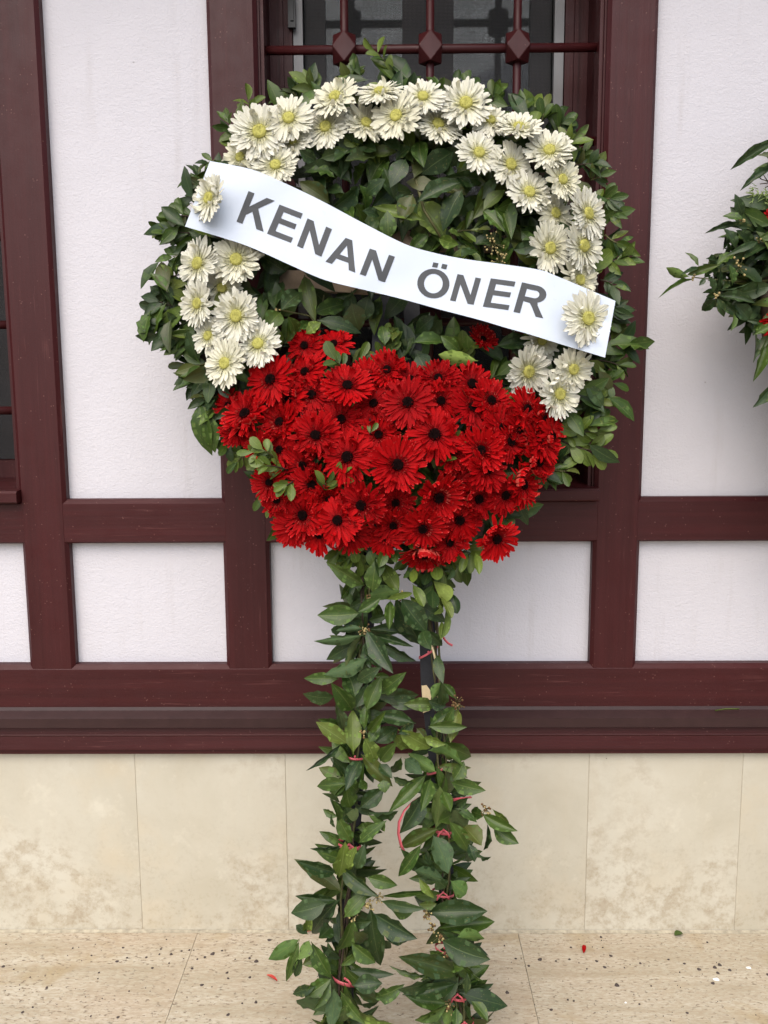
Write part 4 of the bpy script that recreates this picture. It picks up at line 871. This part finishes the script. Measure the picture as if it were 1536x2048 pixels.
# ------------------------------------------------------------------ small things on the floor and ledge
def floor_at(px, py, z=0.0):
    g_ = ray(px, py); return CAM+g_*((z-CAM.z)/g_.z)
def petal_thing(px, py, ang_, L_, wd, mat, label, cat, name, z=.001):
    m = MB(); n = 6; vs = []; uv = []; c_, s_ = math.cos(ang_), math.sin(ang_)
    for sh in (0, 1):
        for i in range(n+1):
            t_ = i/n; hw = wd*.5*math.sin(math.pi*(.06+.88*t_))**.8
            for sg in (-1, 0, 1):
                x, y = (t_-.5)*L_, sg*hw; vs.append((x*c_-y*s_, x*s_+y*c_, z+.0025+.004*math.sin(t_*3)+abs(sg)*.0018-.0005*sh)); uv.append((.5+.5*sg, .3+.7*t_))
    k = (n+1)*3
    fs = [(i*3+c, i*3+c+1, i*3+c+4, i*3+c+3) for i in range(n) for c in (0, 1)]
    m.add(vs, [f[::-1] for f in fs]+[tuple(i+k for i in f) for f in fs], 0, uv)
    o = m.build(name, mat); o.location = floor_at(px, py); return tag(o, label, cat)
petal_thing(544, 1959, R(-38), .036, .009, 'red_under', 'coral red fallen petal on the paving left of the leafy legs', 'petal', 'fallen_petal')
petal_thing(1168, 1901, R(75), .032, .011, 'red_petal', 'dark red fallen petal on the paving right of the leafy legs', 'petal', 'fallen_petal')
petal_thing(1357, 1871, R(20), .024, .020, 'leaf1', 'small green leaf scrap on the paving against the plinth', 'leaf', 'fallen_leaf')
petal_thing(626, 1866, R(5), .04, .008, 'red_under', 'orange red petal lying at the foot of the left leg', 'petal', 'fallen_petal')
m = MB(); p0 = at(1430, 1422, -.045); p1 = at(1478, 1418, -.050)
m.strip([p0+Vector((0, 0, .001)), p0.lerp(p1, .4)+Vector((0, -.002, .004)), p0.lerp(p1, .75)+Vector((0, -.004, .003)), p1], .005, Vector((0, -.6, .6)))
tag(shift(m, p0).build('leaf_sliver', 'leaf2'), 'thin green leaf sliver lying on the drip ledge', 'leaf').location = p0
GS = [(848,1062,9),(797,1037,6),(900,1047,6),(938,1042,6),(1054,1060,12),(1015,1077,8),(978,1087,6),(952,1133,8),(580,1098,8),(630,1080,5),(610,1030,6),(755,1131,6),(838,1107,5),(1237,1082,8),(1270,1097,13),(1125,1154,7),(1130,1182,6),(1238,1177,8),(1000,1215,8),(1268,1300,8),(1130,1362,8),(585,1375,7),(232,1228,7),(16,1123,10),(453,1069,5),(490,1154,5),(162,1325,5),(1335,992,10),(1100,1045,5),(450,1370,5),(112,1350,7),(68,1138,4),(910,1085,3),(960,1043,4),(825,990,3),(640,1246,4),(150,1177,4),(30,1014,4),(360,1033,4),(485,1184,4),(1165,1088,4),(1200,1306,5),(790,1063,5),(725,1078,7)]
GS = [(x*.4036, 1480+y*.4036, r_*.4036) for x, y, r_ in GS]
GS2 = [(320,1171,12),(477,1171,8),(260,1206,8),(698,1152,9),(622,1181,8),(665,1213,9),(855,1192,8),(730,1308,14),(1168,1224,12),(1252,1213,12),(1278,1200,12),(1332,1228,11),(1268,1243,10),(1242,1298,11),(1212,1080,6),(1090,1194,7),(1105,1457,8),(145,1347,11),(645,1052,8),(500,1393,6),(468,1387,6),(913,1313,5),(850,1410,6),(190,1167,6),(405,1180,5),(485,1107,6),(130,1098,5),(1535,1252,10),(655,1108,4),(570,1222,5),(380,1440,8),(20,1215,10),(1005,1172,6),(770,1215,4),(1065,1240,4)]
GS += [(960+x*.375, 1480+y*.375, r_*.375) for x, y, r_ in GS2]
for k in range(90): GS.append((rng.uniform(0, 1536), 1868+180*rng.random()**.8, rng.uniform(.5, 1.2)))
m = MB()
for (x, y, r_) in GS:
    p = floor_at(x, y); rr = r_*2.2/F*.9; n = 9; vs = [(p.x, p.y, .0026)]
    an = rng.uniform(0, 6.28); el = rng.uniform(1.0, 1.45)
    for zz, q in ((.0020, .7), (.0004, 1.0)):
        for k in range(n):
            a_ = 2*math.pi*k/n; q2 = q*rr*(1+.16*math.sin(3*a_+an)); x_, y_ = math.cos(a_)*q2*el, math.sin(a_)*q2
            vs.append((p.x+x_*math.cos(an)-y_*math.sin(an), p.y+x_*math.sin(an)+y_*math.cos(an), zz))
    m.add(vs, [(0, 1+k, 1+(k+1) % n) for k in range(n)]+[(1+k, 1+n+k, 1+n+(k+1) % n, 1+(k+1) % n) for k in range(n)])
tag(m.build('gum_spots', 'gum'), 'dark flattened gum spots and grit scattered over the pale paving', 'gum spots', kind='stuff')
m = MB()
for (x, y, r_) in ((1432,1959,5.5),(1497,1936,4.5),(1251,2006,2.2)):
    p = floor_at(x, y); rr = r_*2.2/F; n = 7
    vs = [(p.x, p.y, .004)]+[(p.x+rr*1.2*math.cos(2*math.pi*k/n), p.y+rr*(1+.2*math.sin(k*2.3))*math.sin(2*math.pi*k/n), .0008) for k in range(n)]
    m.add(vs, [(0, 1+k, 1+(k+1) % n) for k in range(n)])
tag(m.build('white_scraps', 'white_bit'), 'tiny white scraps scattered on the paving at right', 'scraps', kind='stuff')
